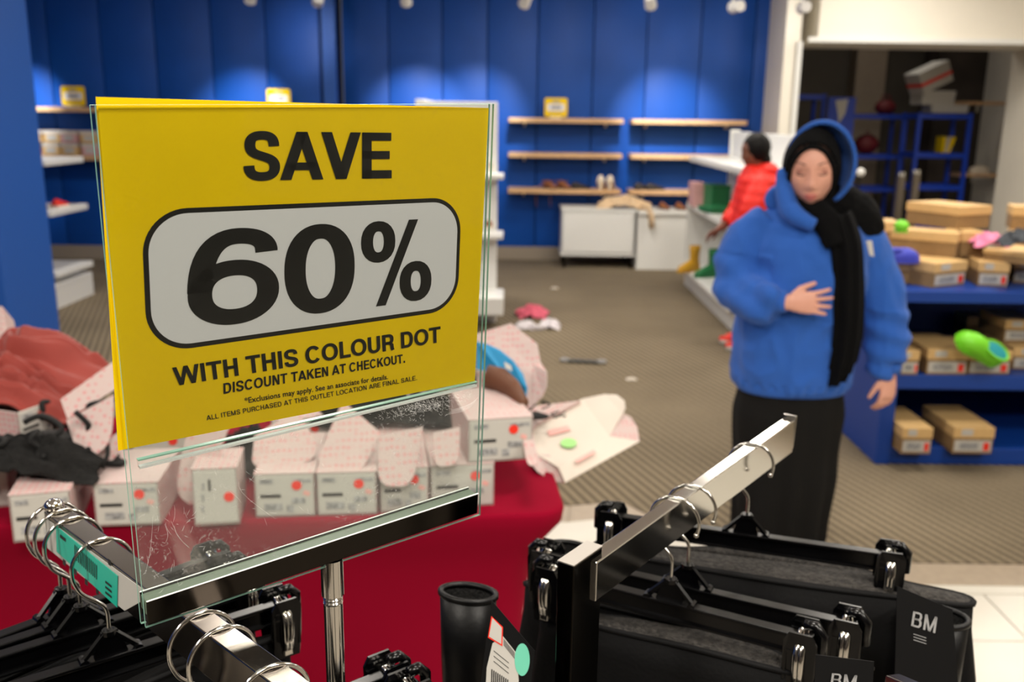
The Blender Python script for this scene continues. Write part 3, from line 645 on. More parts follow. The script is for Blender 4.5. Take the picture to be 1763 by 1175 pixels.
def glyph(ch, a, b):
    t = 2*a; h = 2*b; P = []
    def leg(x0, x1, tt=None): tt = tt or t*1.08; return [[(x0, 0), (x0+tt, 0), (x1+tt, 1), (x1, 1)]]
    if ch == ' ': return .38, P
    if ch == '.': return .22+t*.6, rect(.08, 0, .08+t*1.05, t*1.05)
    if ch == '*': return .4, strip([(.05, .7), (.35, .95)], a*.7, b*.7)+strip([(.05, .95), (.35, .7)], a*.7, b*.7)+strip([(.2, .64), (.2, 1)], a*.7, b*.7)
    if ch == 'A': w = .92+t*.3; c = w/2-t*.54; return w, leg(0, c)+leg(w-t*1.08, c)+rect(w*.2, .2, w*.8, .2+h*.9)
    if ch == 'V': w = .88+t*.3; c = w/2-t*.54; return w, [[(c, 0), (c+t*1.08, 0), (t*1.08, 1), (0, 1)], [(c, 0), (c+t*1.08, 0), (w, 1), (w-t*1.08, 1)]]
    if ch == 'W':
        w = 1.3+t*.2; q = t*.98; x1, x2, m = w*.19, w*.81-q, w/2-q/2
        return w, [[(x1, 0), (x1+q, 0), (q, 1), (0, 1)], [(x1, 0), (x1+q, 0), (m+q, 1), (m, 1)], [(x2, 0), (x2+q, 0), (m+q, 1), (m, 1)], [(x2, 0), (x2+q, 0), (w, 1), (w-q, 1)]]
    if ch == 'M':
        w = 1.02+t*.5; m = w/2
        return w, rect(.08, 0, .08+t, 1)+rect(w-.08-t, 0, w-.08, 1)+[[(m-t*.5, 0), (m+t*.5, 0), (.08+t*1.05, 1), (.08, 1)], [(m-t*.5, 0), (m+t*.5, 0), (w-.08, 1), (w-.08-t*1.05, 1)]]
    if ch == 'N': w = .86+t*.4; return w, rect(.08, 0, .08+t, 1)+rect(w-.08-t, 0, w-.08, 1)+[[(w-.08-t*1.1, 0), (w-.08, 0), (.08+t*1.1, 1), (.08, 1)]]
    if ch == 'H': w = .84+t*.4; return w, rect(.08, 0, .08+t, 1)+rect(w-.08-t, 0, w-.08, 1)+rect(.08, .5-b+.02, w-.08, .5+b+.02)
    if ch == 'I': return .16+t, rect(.08, 0, .08+t, 1)
    if ch == 'L': w = .7+t*.3; return w, rect(.08, 0, .08+t, 1)+rect(.08, 0, w-.02, h)
    if ch == 'T': w = .78+t*.3; return w, rect(.02, 1-h, w-.02, 1)+rect(w/2-a, 0, w/2+a, 1)
    if ch == 'E': w = .78+t*.3; return w, rect(.08, 0, .08+t, 1)+rect(.08, 0, w-.03, h)+rect(.08, 1-h, w-.04, 1)+rect(.08, .51-b, w-.08, .51+b)
    if ch == 'F': w = .74+t*.3; return w, rect(.08, 0, .08+t, 1)+rect(.08, 1-h, w-.02, 1)+rect(.08, .5-b, w-.08, .5+b)
    if ch == 'K': w = .88+t*.4; return w, rect(.08, 0, .08+t, 1)+[[(w-t*1.25, 0), (w, 0), (.34+t*.9, .66), (.34, .46)], [(.08+t*.8, .28), (.08+t*.8, .56), (w-t*1.35, 1), (w-.03, 1)]]
    if ch == 'D': w = .86+t*.4; x = .08+a; return w, strip([(x, b), (w*.5, b)]+arc(w*.5, .5, w*.5-.06-a, .5-b, -90, 90, 14, 2.3)[1:]+[(x, 1-b)], a, b, True)
    if ch in 'PRB':
        w = .8+t*.4; x = .08+a; m = .46 if ch != 'B' else .52; r = (1-b-m)/2
        P = rect(.08, 0, .08+t, 1)+strip([(x, 1-b), (w-.06-a-r*.9, 1-b)]+arc(w-.06-a-r*.9, m+r, r*.9, r, 90, -90, 10)[1:]+[(x, m)], a, b)
        if ch == 'R': P += strip([(w*.5, m), (w*.62, m-.01), (w-.08-a, m-.12), (w-.07-a, .14), (w-.02-a, 0)], a, b*.9)
        if ch == 'B': r2 = (m-b)/2; P += strip([(x, b), (w-.03-a-r2*.9, b)]+arc(w-.03-a-r2*.9, b+r2, r2*.9, r2, -90, 90, 10)[1:]+[(x, m)], a, b)
        return w, P
    if ch == 'U': w = .84+t*.4; x = .07+a; r = w/2-x; return w, strip([(x, 1), (x, .38)]+arc(w/2, .36, r, .36-b+.01, 180, 360, 14)[1:-1]+[(w-x, .38), (w-x, 1)], a, b)
    if ch == 'O': w = .98+t*.35; return w, strip(arc(w/2, .5, w/2-.04-a, .51-b, 0, 345, 23, 2.15), a, b, True)
    if ch == 'C': w = .92+t*.35; return w, strip(arc(w/2, .5, w/2-.04-a, .51-b, 36, 324, 26, 2.15), a, b)
    if ch == 'S':
        w = .82+t*.35; l, r = .05+a, w-.05-a; m = w/2; o = .01
        return w, strip(bez([(l, .30), (l+.0, .13), (m-.16, b-o), (m, b-o), (m+.2, b-o), (r, .15), (r, .275), (r, .43), (m+.12, .46), (m, .495), (m-.14, .535), (l+.02, .57), (l+.02, .725), (l+.02, .87), (m-.16, 1-b+o), (m, 1-b+o), (m+.16, 1-b+o), (r-.02, .88), (r-.02, .70)], 9), a, b)
    if ch == 'G': w = .96+t*.35; return w, strip(arc(w/2, .5, w/2-.04-a, .51-b, 36, 330, 26, 2.15), a, b)+rect(w*.5, .36, w-.04, .36+h)
    return .5, P
def layout(txt, a, b, tr=0.0):
    x = 0; out = []
    for ch in txt:
        w_, ps = glyph(ch, a, b); out += [[(p[0]+x, p[1]) for p in q] for q in ps]; x += w_+tr
    x -= tr
    return x, out
def refine(q, k=1): return q
def put_text(name, txt, corners, a, b, parent, off, tr=0.0, kids_=None):
    """corners px: TL BL TR BR of the cap-height band"""
    X, polys = layout(txt, a, b, tr)
    TL, BL, TR, BR = corners
    H = homog([(0, 1), (0, 0), (X, 1), (X, 0)], [UV(*TL), UV(*BL), UV(*TR), UV(*BR)])
    mb = MB()
    for q in polys: mb.add([PW(*H(*p), off) for p in q], [tuple(range(len(q)))])
    o = mb.build(name, 'ink', parent, world=True); return o
def sign():
    foot = V((-.139, .662, .13))
    # --- card with print
    def card(name, label, pts, off, m='yellow'):
        c = PW(*pts[2], off)
        t = thing(name, label, 'sign', (c.x, c.y, c.z))
        mb = MB(); mb.prism([PW(u, v, off) for u, v in pts], SN*.0004); mb.build('paper', m, t, world=True); return t
    q = [UV(*p) for p in ((169, 183), (841.5, 186), (817.5, 656.5), (213, 774.5))]
    t = card('sale_card', 'yellow SAVE 60% paper card in front inside the clear sign holder', q, 0)
    E_ = -.0004
    # pill panel
    pc = [C8(167, 382), C8(1165, 342), C8(1152, 692), C8(187, 832)]
    uv = [UV(*p) for p in pc]; wu = (math.dist(uv[0], uv[1])+math.dist(uv[2], uv[3]))/2; hv = (math.dist(uv[1], uv[2])+math.dist(uv[0], uv[3]))/2
    H = homog([(0, 0), (wu, 0), (wu, hv), (0, hv)], uv)
    def rr(ins, rad, n=12):
        out = []
        for cx, cy, a0 in ((wu-ins-rad, ins+rad, -90), (wu-ins-rad, hv-ins-rad, 0), (ins+rad, hv-ins-rad, 90), (ins+rad, ins+rad, 180)):
            for k in range(n+1): g = math.radians(a0+k*90/n); out.append((cx+rad*math.cos(g), cy+rad*math.sin(g)))
        return out
    R_ = wu*.115
    mb = MB(); mb.add([PW(*H(*p), E_*.5) for p in rr(0, R_)], [tuple(range(52))]); mb.build('pill_border', 'ink', t, world=True)
    mb = MB(); mb.add([PW(*H(*p), E_) for p in rr(.0032, R_-.0032)], [tuple(range(52))]); mb.build('pill_panel', 'card_white', t, world=True)
    e2 = E_*1.6
    put_text('lettering', 'SAVE', [C8(478, 137), C8(478, 291), C8(950, 142), C8(950, 283)], .118, .088, t, e2, -.05)
    # 60%
    cr = [C8(310, 446), C8(310, 757), C8(1070, 409), C8(1070, 659)]
    uvc = [UV(*p) for p in cr]; asp = (math.dist(uvc[0], uvc[2])+math.dist(uvc[1], uvc[3]))/2/((math.dist(uvc[0], uvc[1])+math.dist(uvc[2], uvc[3]))/2)
    H6 = homog([(0, 1), (0, 0), (asp, 1), (asp, 0)], uvc); k = asp
    polys = []
    # 0
    x0, x1 = .347*k, .637*k; a, b = .122, .082
    polys += strip(arc((x0+x1)/2, .5, (x1-x0)/2-a, .5-b, 0, 352.5, 47, 2.25), a, b, True)
    # 6
    x0, x1 = 0.0, .325*k; wd = x1-x0
    polys += strip(arc((x0+x1)/2+.005, .335, wd/2-a*.98, .335-b*.98, 0, 352.5, 47, 2.15), a*.98, b*.98, True)
    polys += strip(bez([(x0+a, .36), (x0+a, .74), (x0+wd*.28, 1-b), (x0+wd*.54, 1-b), (x0+wd*.74, 1-b), (x0+wd*.86, .86), (x0+wd*.86, .735)], 12), a, b)
    # %
    x0 = .665*k; sw = (1-.665)*k; a2, b2 = .078, .06; ro = .2*sw/.9
    polys += strip(arc(x0+sw*.235, .755, sw*.235-a2, .245-b2, 0, 345, 23, 2.25), a2, b2, True)
    polys += strip(arc(x0+sw*.765, .245, sw*.235-a2, .245-b2, 0, 345, 23, 2.25), a2, b2, True)
    polys += [[(x0+sw*.20, -.005), (x0+sw*.335, -.005), (x0+sw*.80, 1.0), (x0+sw*.665, 1.0)]]
    mb = MB()
    for q in polys: mb.add([PW(*H6(*p), e2) for p in q], [tuple(range(len(q)))])
    mb.build('lettering', 'ink', t, world=True)
    put_text('lettering', 'WITH THIS COLOUR DOT', [C8(263, 873), C8(271, 930), C8(1099, 744), C8(1100, 793)], .112, .088, t, e2, -.02)
    put_text('lettering', 'DISCOUNT TAKEN AT CHECKOUT.', [C8(420, 922), C8(421, 955), C8(988, 830), C8(989, 857)], .11, .086, t, e2, .0)
    put_text('lettering', 'ALL ITEMS PURCHASED AT THIS OUTLET LOCATION ARE FINAL SALE.', [C8(369, 1022), C8(371, 1037), C8(1025, 897), C8(1026, 911)], .082, .068, t, e2, .04)
    # small mixed-case line uses Blender's own built-in face
    fc = bpy.data.curves.new('t', 'FONT'); fc.body = '*Exclusions may apply. See an associate for details.'; fc.offset = .011; fc.resolution_u = 2
    fo = bpy.data.objects.new('t', fc); COL.objects.link(fo); dg = bpy.context.evaluated_depsgraph_get()
    me = bpy.data.meshes.new_from_object(fo.evaluated_get(dg)); bpy.data.objects.remove(fo)
    xs = [v.co.x for v in me.vertices]; X0, X1 = min(xs), max(xs)
    He = homog([(X0, .69), (X0, 0), (X1, .69), (X1, 0)], [UV(*C8(488, 967)), UV(*C8(490, 984)), UV(*C8(934, 893)), UV(*C8(935, 908))])
    for v in me.vertices: v.co = PW(*He(v.co.x, v.co.y), e2)
    me.materials.clear(); me.materials.append(MATS['ink']); link('lettering', me, t, True)
    # --- second card behind, shifted up-left
    q2 = [UV(*p, .0009) for p in ((165, 167), (838, 186), (817, 655), (203.5, 776.5))]
    card('sale_card', 'second yellow card slipped behind the front card, its edges showing at top and left', q2, .0009)
    # --- holder
    t = thing('sign_holder', 'clear scuffed acrylic sign holder in a chrome channel on a chrome pole', 'sign holder', foot)
    A = [UV(*p) for p in ((161, 180), (845, 178.5), (822, 884), (248, 1077))]
    def sheet(name, offa, th, pts):
        W0 = [PW(u, v, offa) for u, v in pts]; W1 = [PW(u, v, offa+th) for u, v in pts]
        mb = MB(); mb.add(W0+W1, [(0, 1, 2, 3), (7, 6, 5, 4)]); mb.mi = 1
        mb.add(W0+W1, [(0, 4, 5, 1), (1, 5, 6, 2), (2, 6, 7, 3), (3, 7, 4, 0)]); return mb.build(name, ['acrylic', 'acr_edge'], t, world=True)
    sheet('front_sheet', -.0042, .0022, A)
    B_ = [(A[0][0]-.0012, A[0][1]+.0005), (A[1][0]+.001, A[1][1]+.0005), (A[2][0]+.001, A[2][1]), (A[3][0]-.0012, A[3][1])]
    s2 = sheet('back_sheet', .0022, .0022, B_); s2.data.materials[0] = MATS['acrylic_clean']
    # ledge the card stands on
    Lq = [UV(*p) for p in ((236, 792), (819.5, 657.5), (819, 664), (239, 806))]
    mb = MB(); mb.prism([PW(u, v, -.0018) for u, v in Lq], SN*.0036); mb.build('ledge', 'acrylic_clean', t, world=True)
    Lw = [UV(*p) for p in ((239, 802.5), (819, 662.3), (819, 665), (240, 806.5))]
    mb = MB(); mb.prism([PW(u, v, -.0019) for u, v in Lw], SN*.0036); mb.build('ledge_edge', 'acr_white', t, world=True)  # white on the frosted cut edge stands for the light it catches
    Lw = [UV(*p) for p in ((236, 791), (819.5, 656.6), (819.5, 657.8), (237, 793.0))]
    mb = MB(); mb.prism([PW(u, v, -.0019) for u, v in Lw], SN*.0036); mb.build('ledge_edge', 'acr_edge', t, world=True)
    # scratches: hair-thin scuffs standing on the front sheet
    mb = MB(); rs = random.Random(5)
    def scr(px, py, dx, dy, bend, wdt=.9):
        u0_, v0_ = UV(px, py, -.0043); pts = []
        for k in range(6):
            s_ = k/5; X_, Y_ = px+dx*s_+bend*math.sin(s_*math.pi), py+dy*s_+bend*.4*math.sin(s_*math.pi)
            pts.append(PW(*UV(X_, Y_, -.0043), -.0043))
        mb.tube(pts, [.000015+.00004*wdt*math.sin(math.pi*(.1+.8*k/5)) for k in range(6)], 4)
    for q in [(250, 990, 13, -100, 3), (285, 935, -2, -32, 5), (411, 750, 5, 60, 0, .5), (411, 830, 65, 65, -22, 1.1), (395, 846, 20, 20, 4), (300, 905, 14, 28, -4, 1.6), (285, 900, 10, 22, -3, 1.2), (272, 842, 3, 10, 0, 1.4), (300, 870, -2, 30, 2)]:
        scr(*q)
    for i in range(90):
        # clusters
        cx_, cy_, sx_, sy_ = rs.choice([(265, 960, 18, 30), (440, 840, 14, 22), (480, 760, 60, 10), (330, 960, 50, 40), (300, 890, 25, 20), (545, 870, 60, 50), (760, 770, 40, 40)])
        px, py = rs.gauss(cx_, sx_), rs.gauss(cy_, sy_); 
        if not (245 < px < 815): continue
        if py > 1040-(px-250)*.333 or py < 812-(px-240)*.24: continue
        an = rs.uniform(0, 6.28); l = rs.uniform(4, 14); scr(px, py, l*math.cos(an), l*math.sin(an), rs.uniform(-1, 1), .7)
    for i in range(420):
        px = rs.gauss(735, 38); 
        if not (600 < px < 812): continue
        base = 690-(px-700)*.23; py = base+abs(rs.gauss(0, 17))
        if py < 812-(px-240)*.24-4: py = 816-(px-240)*.24-4+rs.random()*14
        an = rs.uniform(0, 6.28); l = rs.uniform(2, 7); scr(px, py, l*math.cos(an), l*math.sin(an), rs.uniform(-3, 3), .8)
    for dx in range(5): scr(768+dx*3, 714-dx*2, 44, -14-dx*2, 5, 1.3)
    o = mb.build('scratches', 'acr_white', t, world=True); o['kind'] = 'stuff'; o['label'] = 'fine white scratches worn into the acrylic'
    # channel: U-shaped chrome strip
    cu0, cv0 = UV(252, 1037, -.0075); cu1, _ = UV(824, 850, -.0075)
    vt0 = UV(252, 1037, -.0075)[1]; vt1 = UV(824, 850, -.0075)[1]; vb0 = UV(250, 1079, -.0075)[1]; vb1 = UV(824, 884, -.0075)[1]
    def bar(off, th, v0a, v0b, v1a, v1b, name, m='chrome_dark'):
        mb = MB(); lo = [PW(cu0, v1a, off), PW(cu1, v1b, off), PW(cu1, v1b, off+th), PW(cu0, v1a, off+th)]; hi = [PW(cu0, v0a, off), PW(cu1, v0b, off), PW(cu1, v0b, off+th), PW(cu0, v0a, off+th)]
        mb.hexa(lo+hi); o = mb.build(name, m, t, world=True)
        bv = o.modifiers.new('b', 'BEVEL'); bv.width = .0012; bv.segments = 2; return o
    bar(-.0075, .0018, vt0, vt1, vb0, vb1, 'channel_front')
    bar(.0063, .0018, vt0, vt1, vb0, vb1, 'channel_back')
    bar(-.0075, .015, vb0-.002, vb1-.002, vb0, vb1, 'channel_bottom')
    bar(-.0057, .0120, vt0+.0012, vt1+.0012, vt0+.012, vt1+.012, 'acrylic_foot', 'foot_green')
    bar(-.0078, .0012, vt0-.0003, vt1-.0003, vt0+.0006, vt1+.0006, 'rim_highlight', 'acr_white'); bar(.0066, .0012, vt0-.0003, vt1-.0003, vt0+.0006, vt1+.0006, 'rim_highlight', 'acr_white')  # white strips paint the highlight along both channel edges
    # collar and pole
    pt = PW(*UV(571, 966), 0); x, y, z = pt
    MB().cyl((x, y, z+.002), (x, y, z-.0285), .0088, 28).build('collar', 'chrome', t, True, True)
    mb = MB(); mb.tube([(x, y, z-.0285), (x, y, z-.030), (x, y, z-.0315), (x, y, z-.033), (x, y, z-.0345), (x, y, z-.036)], [.0078, .0068, .0078, .0068, .0078, .0072], 28); mb.build('neck_ring', 'chrome', t, True, True)
    MB().cyl((x, y, z-.036), (x, y, .13), .0075, 28).build('pole', 'chrome', t, True, True)
    return pt
POLE = sign()
# ================================================================ garment rack
BZ = 1.256; BH, BW = .0365, .0145; K = 1.16
def prism_bar(A, B, w_, h_, name, m, parent, h2=None):
    """bar whose near top edge runs A->B; width goes to the horizontal left of A->B"""
    d = (B-A).normalized(); s = V((-d.y, d.x, 0)).normalized()*w_
    dn = V((0, 0, -h_)); d2 = V((0, 0, -(h2 or h_)))
    mb = MB(); mb.hexa([A+dn, B+d2, B+d2+s, A+dn+s, A, B, B+s, A+s]); o = mb.build(name, m, parent, world=True)
    bv = o.modifiers.new('b', 'BEVEL'); bv.width = .0011; bv.segments = 2; return o
LA = fl(75, 880, BZ); LB = fl(428, 1148, BZ)
RA = fl(1038, 962, BZ); RB = fl(1369, 723, BZ)
LD = (LB-LA).normalized(); RD = (RB-RA).normalized()
def garment_rack():
    t = thing('garment_rack', 'chrome clothes rack with flat rectangular arms holding the clip hangers', 'rack', (-.05, .5, 0))
    LBe = LA+LD*.52
    prism_bar(LA, LBe, .0195, BH, 'rail', 'chrome_brushed', t)
    prism_bar(RA-RD*.01, RB, BW, BH, 'arm', 'chrome', t, .043)
    # end plates
    s = V((-RD.y, RD.x, 0))
    mb = MB(); c = RB+s*BW/2; mb.hexa([c-s*.0070+V((0, 0, -.038)), c+RD*.0025-s*.0070+V((0, 0, -.038)), c+RD*.0025+s*.0070+V((0, 0, -.044)), c+s*.0070+V((0, 0, -.038)), c-s*.0085+V((0, 0, .0045)), c+RD*.0025-s*.0085+V((0, 0, .0045)), c+RD*.0025+s*.0085+V((0, 0, .0045)), c+s*.0085+V((0, 0, .0045))]); mb.build('end_plate', 'chrome', t, world=True)
    s = V((-LD.y, LD.x, 0)); c = LA+s*.0095
    mb = MB(); mb.ell(c+V((0, 0, .002)), (.009, .009, .007), 14, 8); mb.build('end_ball', 'chrome', t, 'all', True)
    # right post (wide side runs with the arm)
    s = V((-RD.y, RD.x, 0)); P0 = fl(988, 977, BZ+.008); P1 = P0+RD*.046
    def post(P0, P1, s, w_, zt, zb, name='post'):
        mb = MB(); a = [P0, P1, P1+s*w_, P0+s*w_]; mb.hexa([V((p.x, p.y, zb)) for p in a]+[V((p.x, p.y, zt)) for p in a]); o = mb.build(name, 'chrome_dark', t, world=True)
        bv = o.modifiers.new('b', 'BEVEL'); bv.width = .0012; bv.segments = 2
        mb = MB(); mb.hexa([V((p.x, p.y, zt+.0002)) for p in a]+[V((p.x, p.y, zt+.0012)) for p in a]); mb.build('post_cap', 'metal_cap', t, world=True)  # lighter metal on top: the ceiling's reflection is put into its colour
    post(P0, P1, s, .016, BZ+.008, .12)
    s2 = V((-LD.y, LD.x, 0)); post(LBe-LD*.001, LBe+LD*.035, s2, .0195, BZ+.008, .12)
    pc = P0+RD*.020; le = LBe+LD*.015
    px, py, _ = POLE
    for a, b in (((pc.x, pc.y), (px, py)), ((px, py), (le.x, le.y))):
        MB().cyl((a[0], a[1], .12), (b[0], b[1], .12), .014, 12).build('base_tube', 'chrome', t, True, True)
    for x, y in ((pc.x, pc.y), (px, py), (le.x, le.y), (px-.35, py+.35), (pc.x+.3, pc.y+.4)):
        MB().cyl((x, y, .05), (x, y, .13), .012, 12).build('caster_stem', 'chrome', t, True, True)
        MB().cyl((x-.01, y, .026), (x+.01, y, .026), .026, 16).build('caster_wheel', 'black_plastic', t, True, True)
        a = (px, py); MB().cyl((a[0], a[1], .11), (x, y, .11), .011, 10).build('base_tube', 'chrome', t, True, True) if (x, y) != (px, py) else None
garment_rack()
# third arm end at the bottom right corner
t = thing('rack_arm', 'silver arm tip of another rack at the bottom right under the clip', 'rack arm', (0, 0, 0))
a = dep(1524, 1163, .70); t.location = (a.x, a.y, 0)
A_ = a; B_ = dep(1600, 1196, .65); prism_bar(A_+V((0, 0, 0)), B_, .012, .03, 'arm', 'chrome_brushed', t)
c = B_ + V((.002, .008, -.03)); MB().cyl((c.x, c.y, .02), c, .012, 14).build('post', 'chrome', t, True, True); MB().cyl((c.x, c.y, 0), (c.x, c.y, .02), .12, 24).build('base_plate', 'chrome', t, True, True)
# ---- sticker on the left rail's near face
t = thing('price_sticker', 'teal barcode sticker hanging along the left chrome rail', 'label', tuple(fl(150, 960, 1.29)))
s = V((LD.y, -LD.x, 0))  # towards viewer
qa, qb, qc, qd = [V(p) for p in (fl(95, 905, BZ-.004), fl(200, 983, BZ-.004), fl(203, 1046, BZ-.035), fl(96, 951, BZ-.033))]
def on_face(px, py, off):
    # intersect with plane of the rail's near side
    d = ray(px, py); k = ((LA-CAM).dot(s)+off)/d.dot(s); return CAM+d*k
pts = [on_face(x, y, .0012) for x, y in ((97, 906), (203, 992), (202, 1046), (98, 950))]
mb = MB(); mb.prism(pts, s*.0004); mb.build('sticker_paper', 'teal_sticker', t, world=True)
mb = MB()
for i in range(13):
    x = 128+i*3.1; y = 938+i*2.9
    mb.add([on_face(X_, Y_, .0019) for X_, Y_ in ((x, y), (x+1.5, y+1.4), (x+1.5, y+26), (x, y+25))], [(0, 1, 2, 3)])
mb.add([on_face(X_, Y_, .0019) for X_, Y_ in ((103, 920), (113, 928), (113, 934), (103, 926))], [(0, 1, 2, 3)])
for k in range(3): mb.add([on_face(X_, Y_, .0019) for X_, Y_ in ((181, 1000+k*9), (192, 1009+k*9), (192, 1013+k*9), (181, 1004+k*9))], [(0, 1, 2, 3)])
mb.build('barcode_print', 'label_black', t, world=True)
t = thing('paper_label', 'white printed label on the left chrome rail beside the teal sticker', 'label', tuple(fl(130, 950, 1.29)))
pts = [on_face(x, y, .0004) for x, y in ((80, 893), (262, 1026), (215, 1052), (82, 944))]
mb = MB(); mb.prism(pts, s*.0003); mb.build('label_paper', 'label_white', t, world=True)
mb = MB()
for x, y in ((108, 962), (127, 978), (146, 996), (165, 1012), (150, 935), (186, 962)):
    mb.add([on_face(X_, Y_, .0010) for X_, Y_ in ((x, y), (x+5, y+4), (x+5, y+14), (x, y+10))], [(0, 1, 2, 3)])
mb.build('label_print', 'label_black', t, world=True)
# ================================================================ clip hangers
def catm0(p, n=5):
    p = [V(q) for q in p]; out = []
    for a, b, c, d in zip([p[0]]+p, p, p[1:], p[2:]+[p[-1]]):
        for k in range(n):
            u = k/n; out.append(.5*((2*b)+(c-a)*u+(2*a-5*b+4*c-d)*u*u+(-a+3*b-3*c+d)*u**3))
    return out+[p[-1]]
def make_hanger(label, L, hk=.0215, stem=.085):
    """origin: top of the rail under the hook arc; bar along +-x at z=-stem"""
    t = thing('clip_hanger', label, 'hanger', (0, 0, 0), 0, 'black clip hangers')
    L /= K; hk /= K; stem /= K; zj = -stem+.012; R_ = hk
    path = []
    for k in range(0, 29): path.append((R_*math.cos(math.radians(-25+k*205/28)), 0, -R_+R_*math.sin(math.radians(-25+k*205/28))))
    path = path + [tuple(q) for q in catm0([(-R_*1.0, 0, -R_*1.0), (-R_*.97, 0, -R_*1.35), (-R_*.75, 0, -R_*1.85), (-R_*.28, 0, -R_*2.3), (-.0002, 0, -R_*2.7), (0, 0, zj)])][1:]
    MB().tube(path, .00155, 10).build('hook', 'chrome', t, 'all'); MB().ell(path[0], (.0024,)*3, 8, 6).build('hook_tip', 'chrome', t, 'all')
    mb = MB(); mb.cyl((0, 0, zj-.003), (0, 0, zj+.001), .0052, 12); 
    for sgn in (-1, 1):
        mb.tube([(sgn*.002, 0, zj), (sgn*.02, 0, -stem-.007)], [.0026, .0026], 6); mb.tube([(sgn*.02, -.005, -stem-.008), (sgn*.02, .005, -stem-.008)], .0035, 8)
    mb.prism([(-.006, -.0015, zj), (.006, -.0015, zj), (.013, -.0015, -stem-.009), (-.013, -.0015, -stem-.009)], (0, .003, 0)); mb.build('neck', 'black_plastic', t)
    z = -stem-.009; h = L/2
    mb = MB(); mb.box((0, 0, z), (L-.02, .011, .003), bev=.001); mb.box((0, 0, z-.008), (L-.02, .003, .016)); mb.box((0, 0, z-.016), (L-.02, .009, .003), bev=.001)
    mb.build('crossbar', 'black_plastic', t)
    for sgn in (-1, 1):
        cx = sgn*(h-.018)
        # jaw: front/back plates with rounded thumb grips
        for sy, nm in ((-1, 'clip_front'), (1, 'clip_back')):
            mb = MB(); pr = [(-.013, .014), (-.009, .021), (.009, .021), (.013, .014), (.0135, -.012), (.011, -.034), (-.011, -.034), (-.0135, -.012)]
            mb.prism([(cx+a, sy*.0105+(sy*.003 if b > 0 else 0), z-.012+b) for a, b in pr], (0, sy*.0022, 0))
            for g in (.004, .010, .016): mb.box((cx, sy*.0135, z-.012+g), (.02, .003, .0016))
            for gx in (-.011, .011): mb.box((cx+gx, sy*.0125, z-.018), (.002, .004, .034))
            o = mb.build(nm, 'black_plastic', t)
        mb = MB()
        for gx in (-.0017, .0017):
            mb.tube([(cx+gx, -.0145, z-.036), (cx+gx, -.0175, z-.022), (cx+gx, -.0178, z-.010), (cx+gx, -.012, z-.0005), (cx+gx, 0, z+.0035), (cx+gx, .012, z-.0005), (cx+gx, .0178, z-.010), (cx+gx, .0145, z-.036)], .0032, 8, flat=.9)
        mb.build('spring', 'chrome', t, 'all')
        MB().box((cx, -.0142, z-.040), (.0085, .003, .006), bev=.001).build('spring_foot', 'chrome', t)
        MB().tube([(cx-sgn*.0, 0, z+.010), (cx+sgn*.009, 0, z+.0105), (cx+sgn*.015, 0, z+.004), (cx+sgn*.015, 0, z-.016)], .0045, 8).build('end_cap', 'black_plastic', t, 'all')
    for ch in kids(t): ch.data.transform(Matrix.Scale(K, 4))
    return t
def rail_pt(A, D, px, py):
    """point on rail top centre closest to a pixel ray"""
    d = ray(px, py); w0 = CAM-A; a, b, c = d.dot(d), d.dot(D), 1.0; k = (a*(D.dot(w0)) - b*(d.dot(w0)))/(a*c-b*b)
    return A+D*k
def hang_at(h, A, D, w_, hookpx, jpx, cpx, stem, first=False, label=None, tilt=0):
    s = V((-D.y, D.x, 0)); P = rail_pt(A+s*w_/2, D, *hookpx)
    P = P+V((0, 0, .0017))
    zb = P.z-stem-.010
    a = fl(*jpx, zb); b = fl(*cpx, zb); rz = math.atan2(b.y-a.y, b.x-a.x)
    if first: h.location = P; h.rotation_euler = (0, tilt, rz); return h, rz, P
    n_ = dup(h, P, rz, label); n_.rotation_euler = (0, tilt, rz); return n_, rz, P
H0 = make_hanger('black clip hanger farthest out on the right chrome arm, over the tile floor', .36, .025, .102)
hA, rzA, PA = hang_at(H0, RA, RD, BW, (1298, 770), (1300, 940), (1560, 978), .102, True)
hB, rzB, PB = hang_at(H0, RA, RD, BW, (1195, 842), (1178, 1012), (1530, 1092), .102, label='black clip hanger in the middle of the right chrome arm')
H1 = make_hanger('shorter black clip hanger nearest the post on the right chrome arm', .305, .025, .102)
hC, rzC, PC = hang_at(H1, RA, RD, BW, (1165, 862), (1150, 1043), (1390, 1105), .102, True)
left = [((92, 868), (120, 1052), (400, 948), 'black clip hanger farthest out on the left chrome rail'),
        ((106, 882), (140, 1062), (420, 970), 'black clip hanger second from the tip of the left chrome rail'),
        ((122, 897), (150, 1075), (440, 985), 'black clip hanger third from the tip of the left chrome rail'),
        ((170, 935), (195, 1104), (505, 1010), 'black clip hanger with its hook just left of the acrylic edge'),
        ((338, 1070), (360, 1262), (640, 1150), 'black clip hanger hooked right under the chrome sign channel'),
        ((372, 1096), (395, 1290), (680, 1168), 'black clip hanger second behind the channel on the left rail'),
        ((462, 1160), (480, 1350), (760, 1240), 'black clip hanger nearest the viewer on the left rail')]
LH = []
for hp, jp, cp, lb in left:
    n_, rz, P = hang_at(H0, LA, LD, .0195, hp, jp, cp, .102, label=lb); LH.append((n_, rz, P))
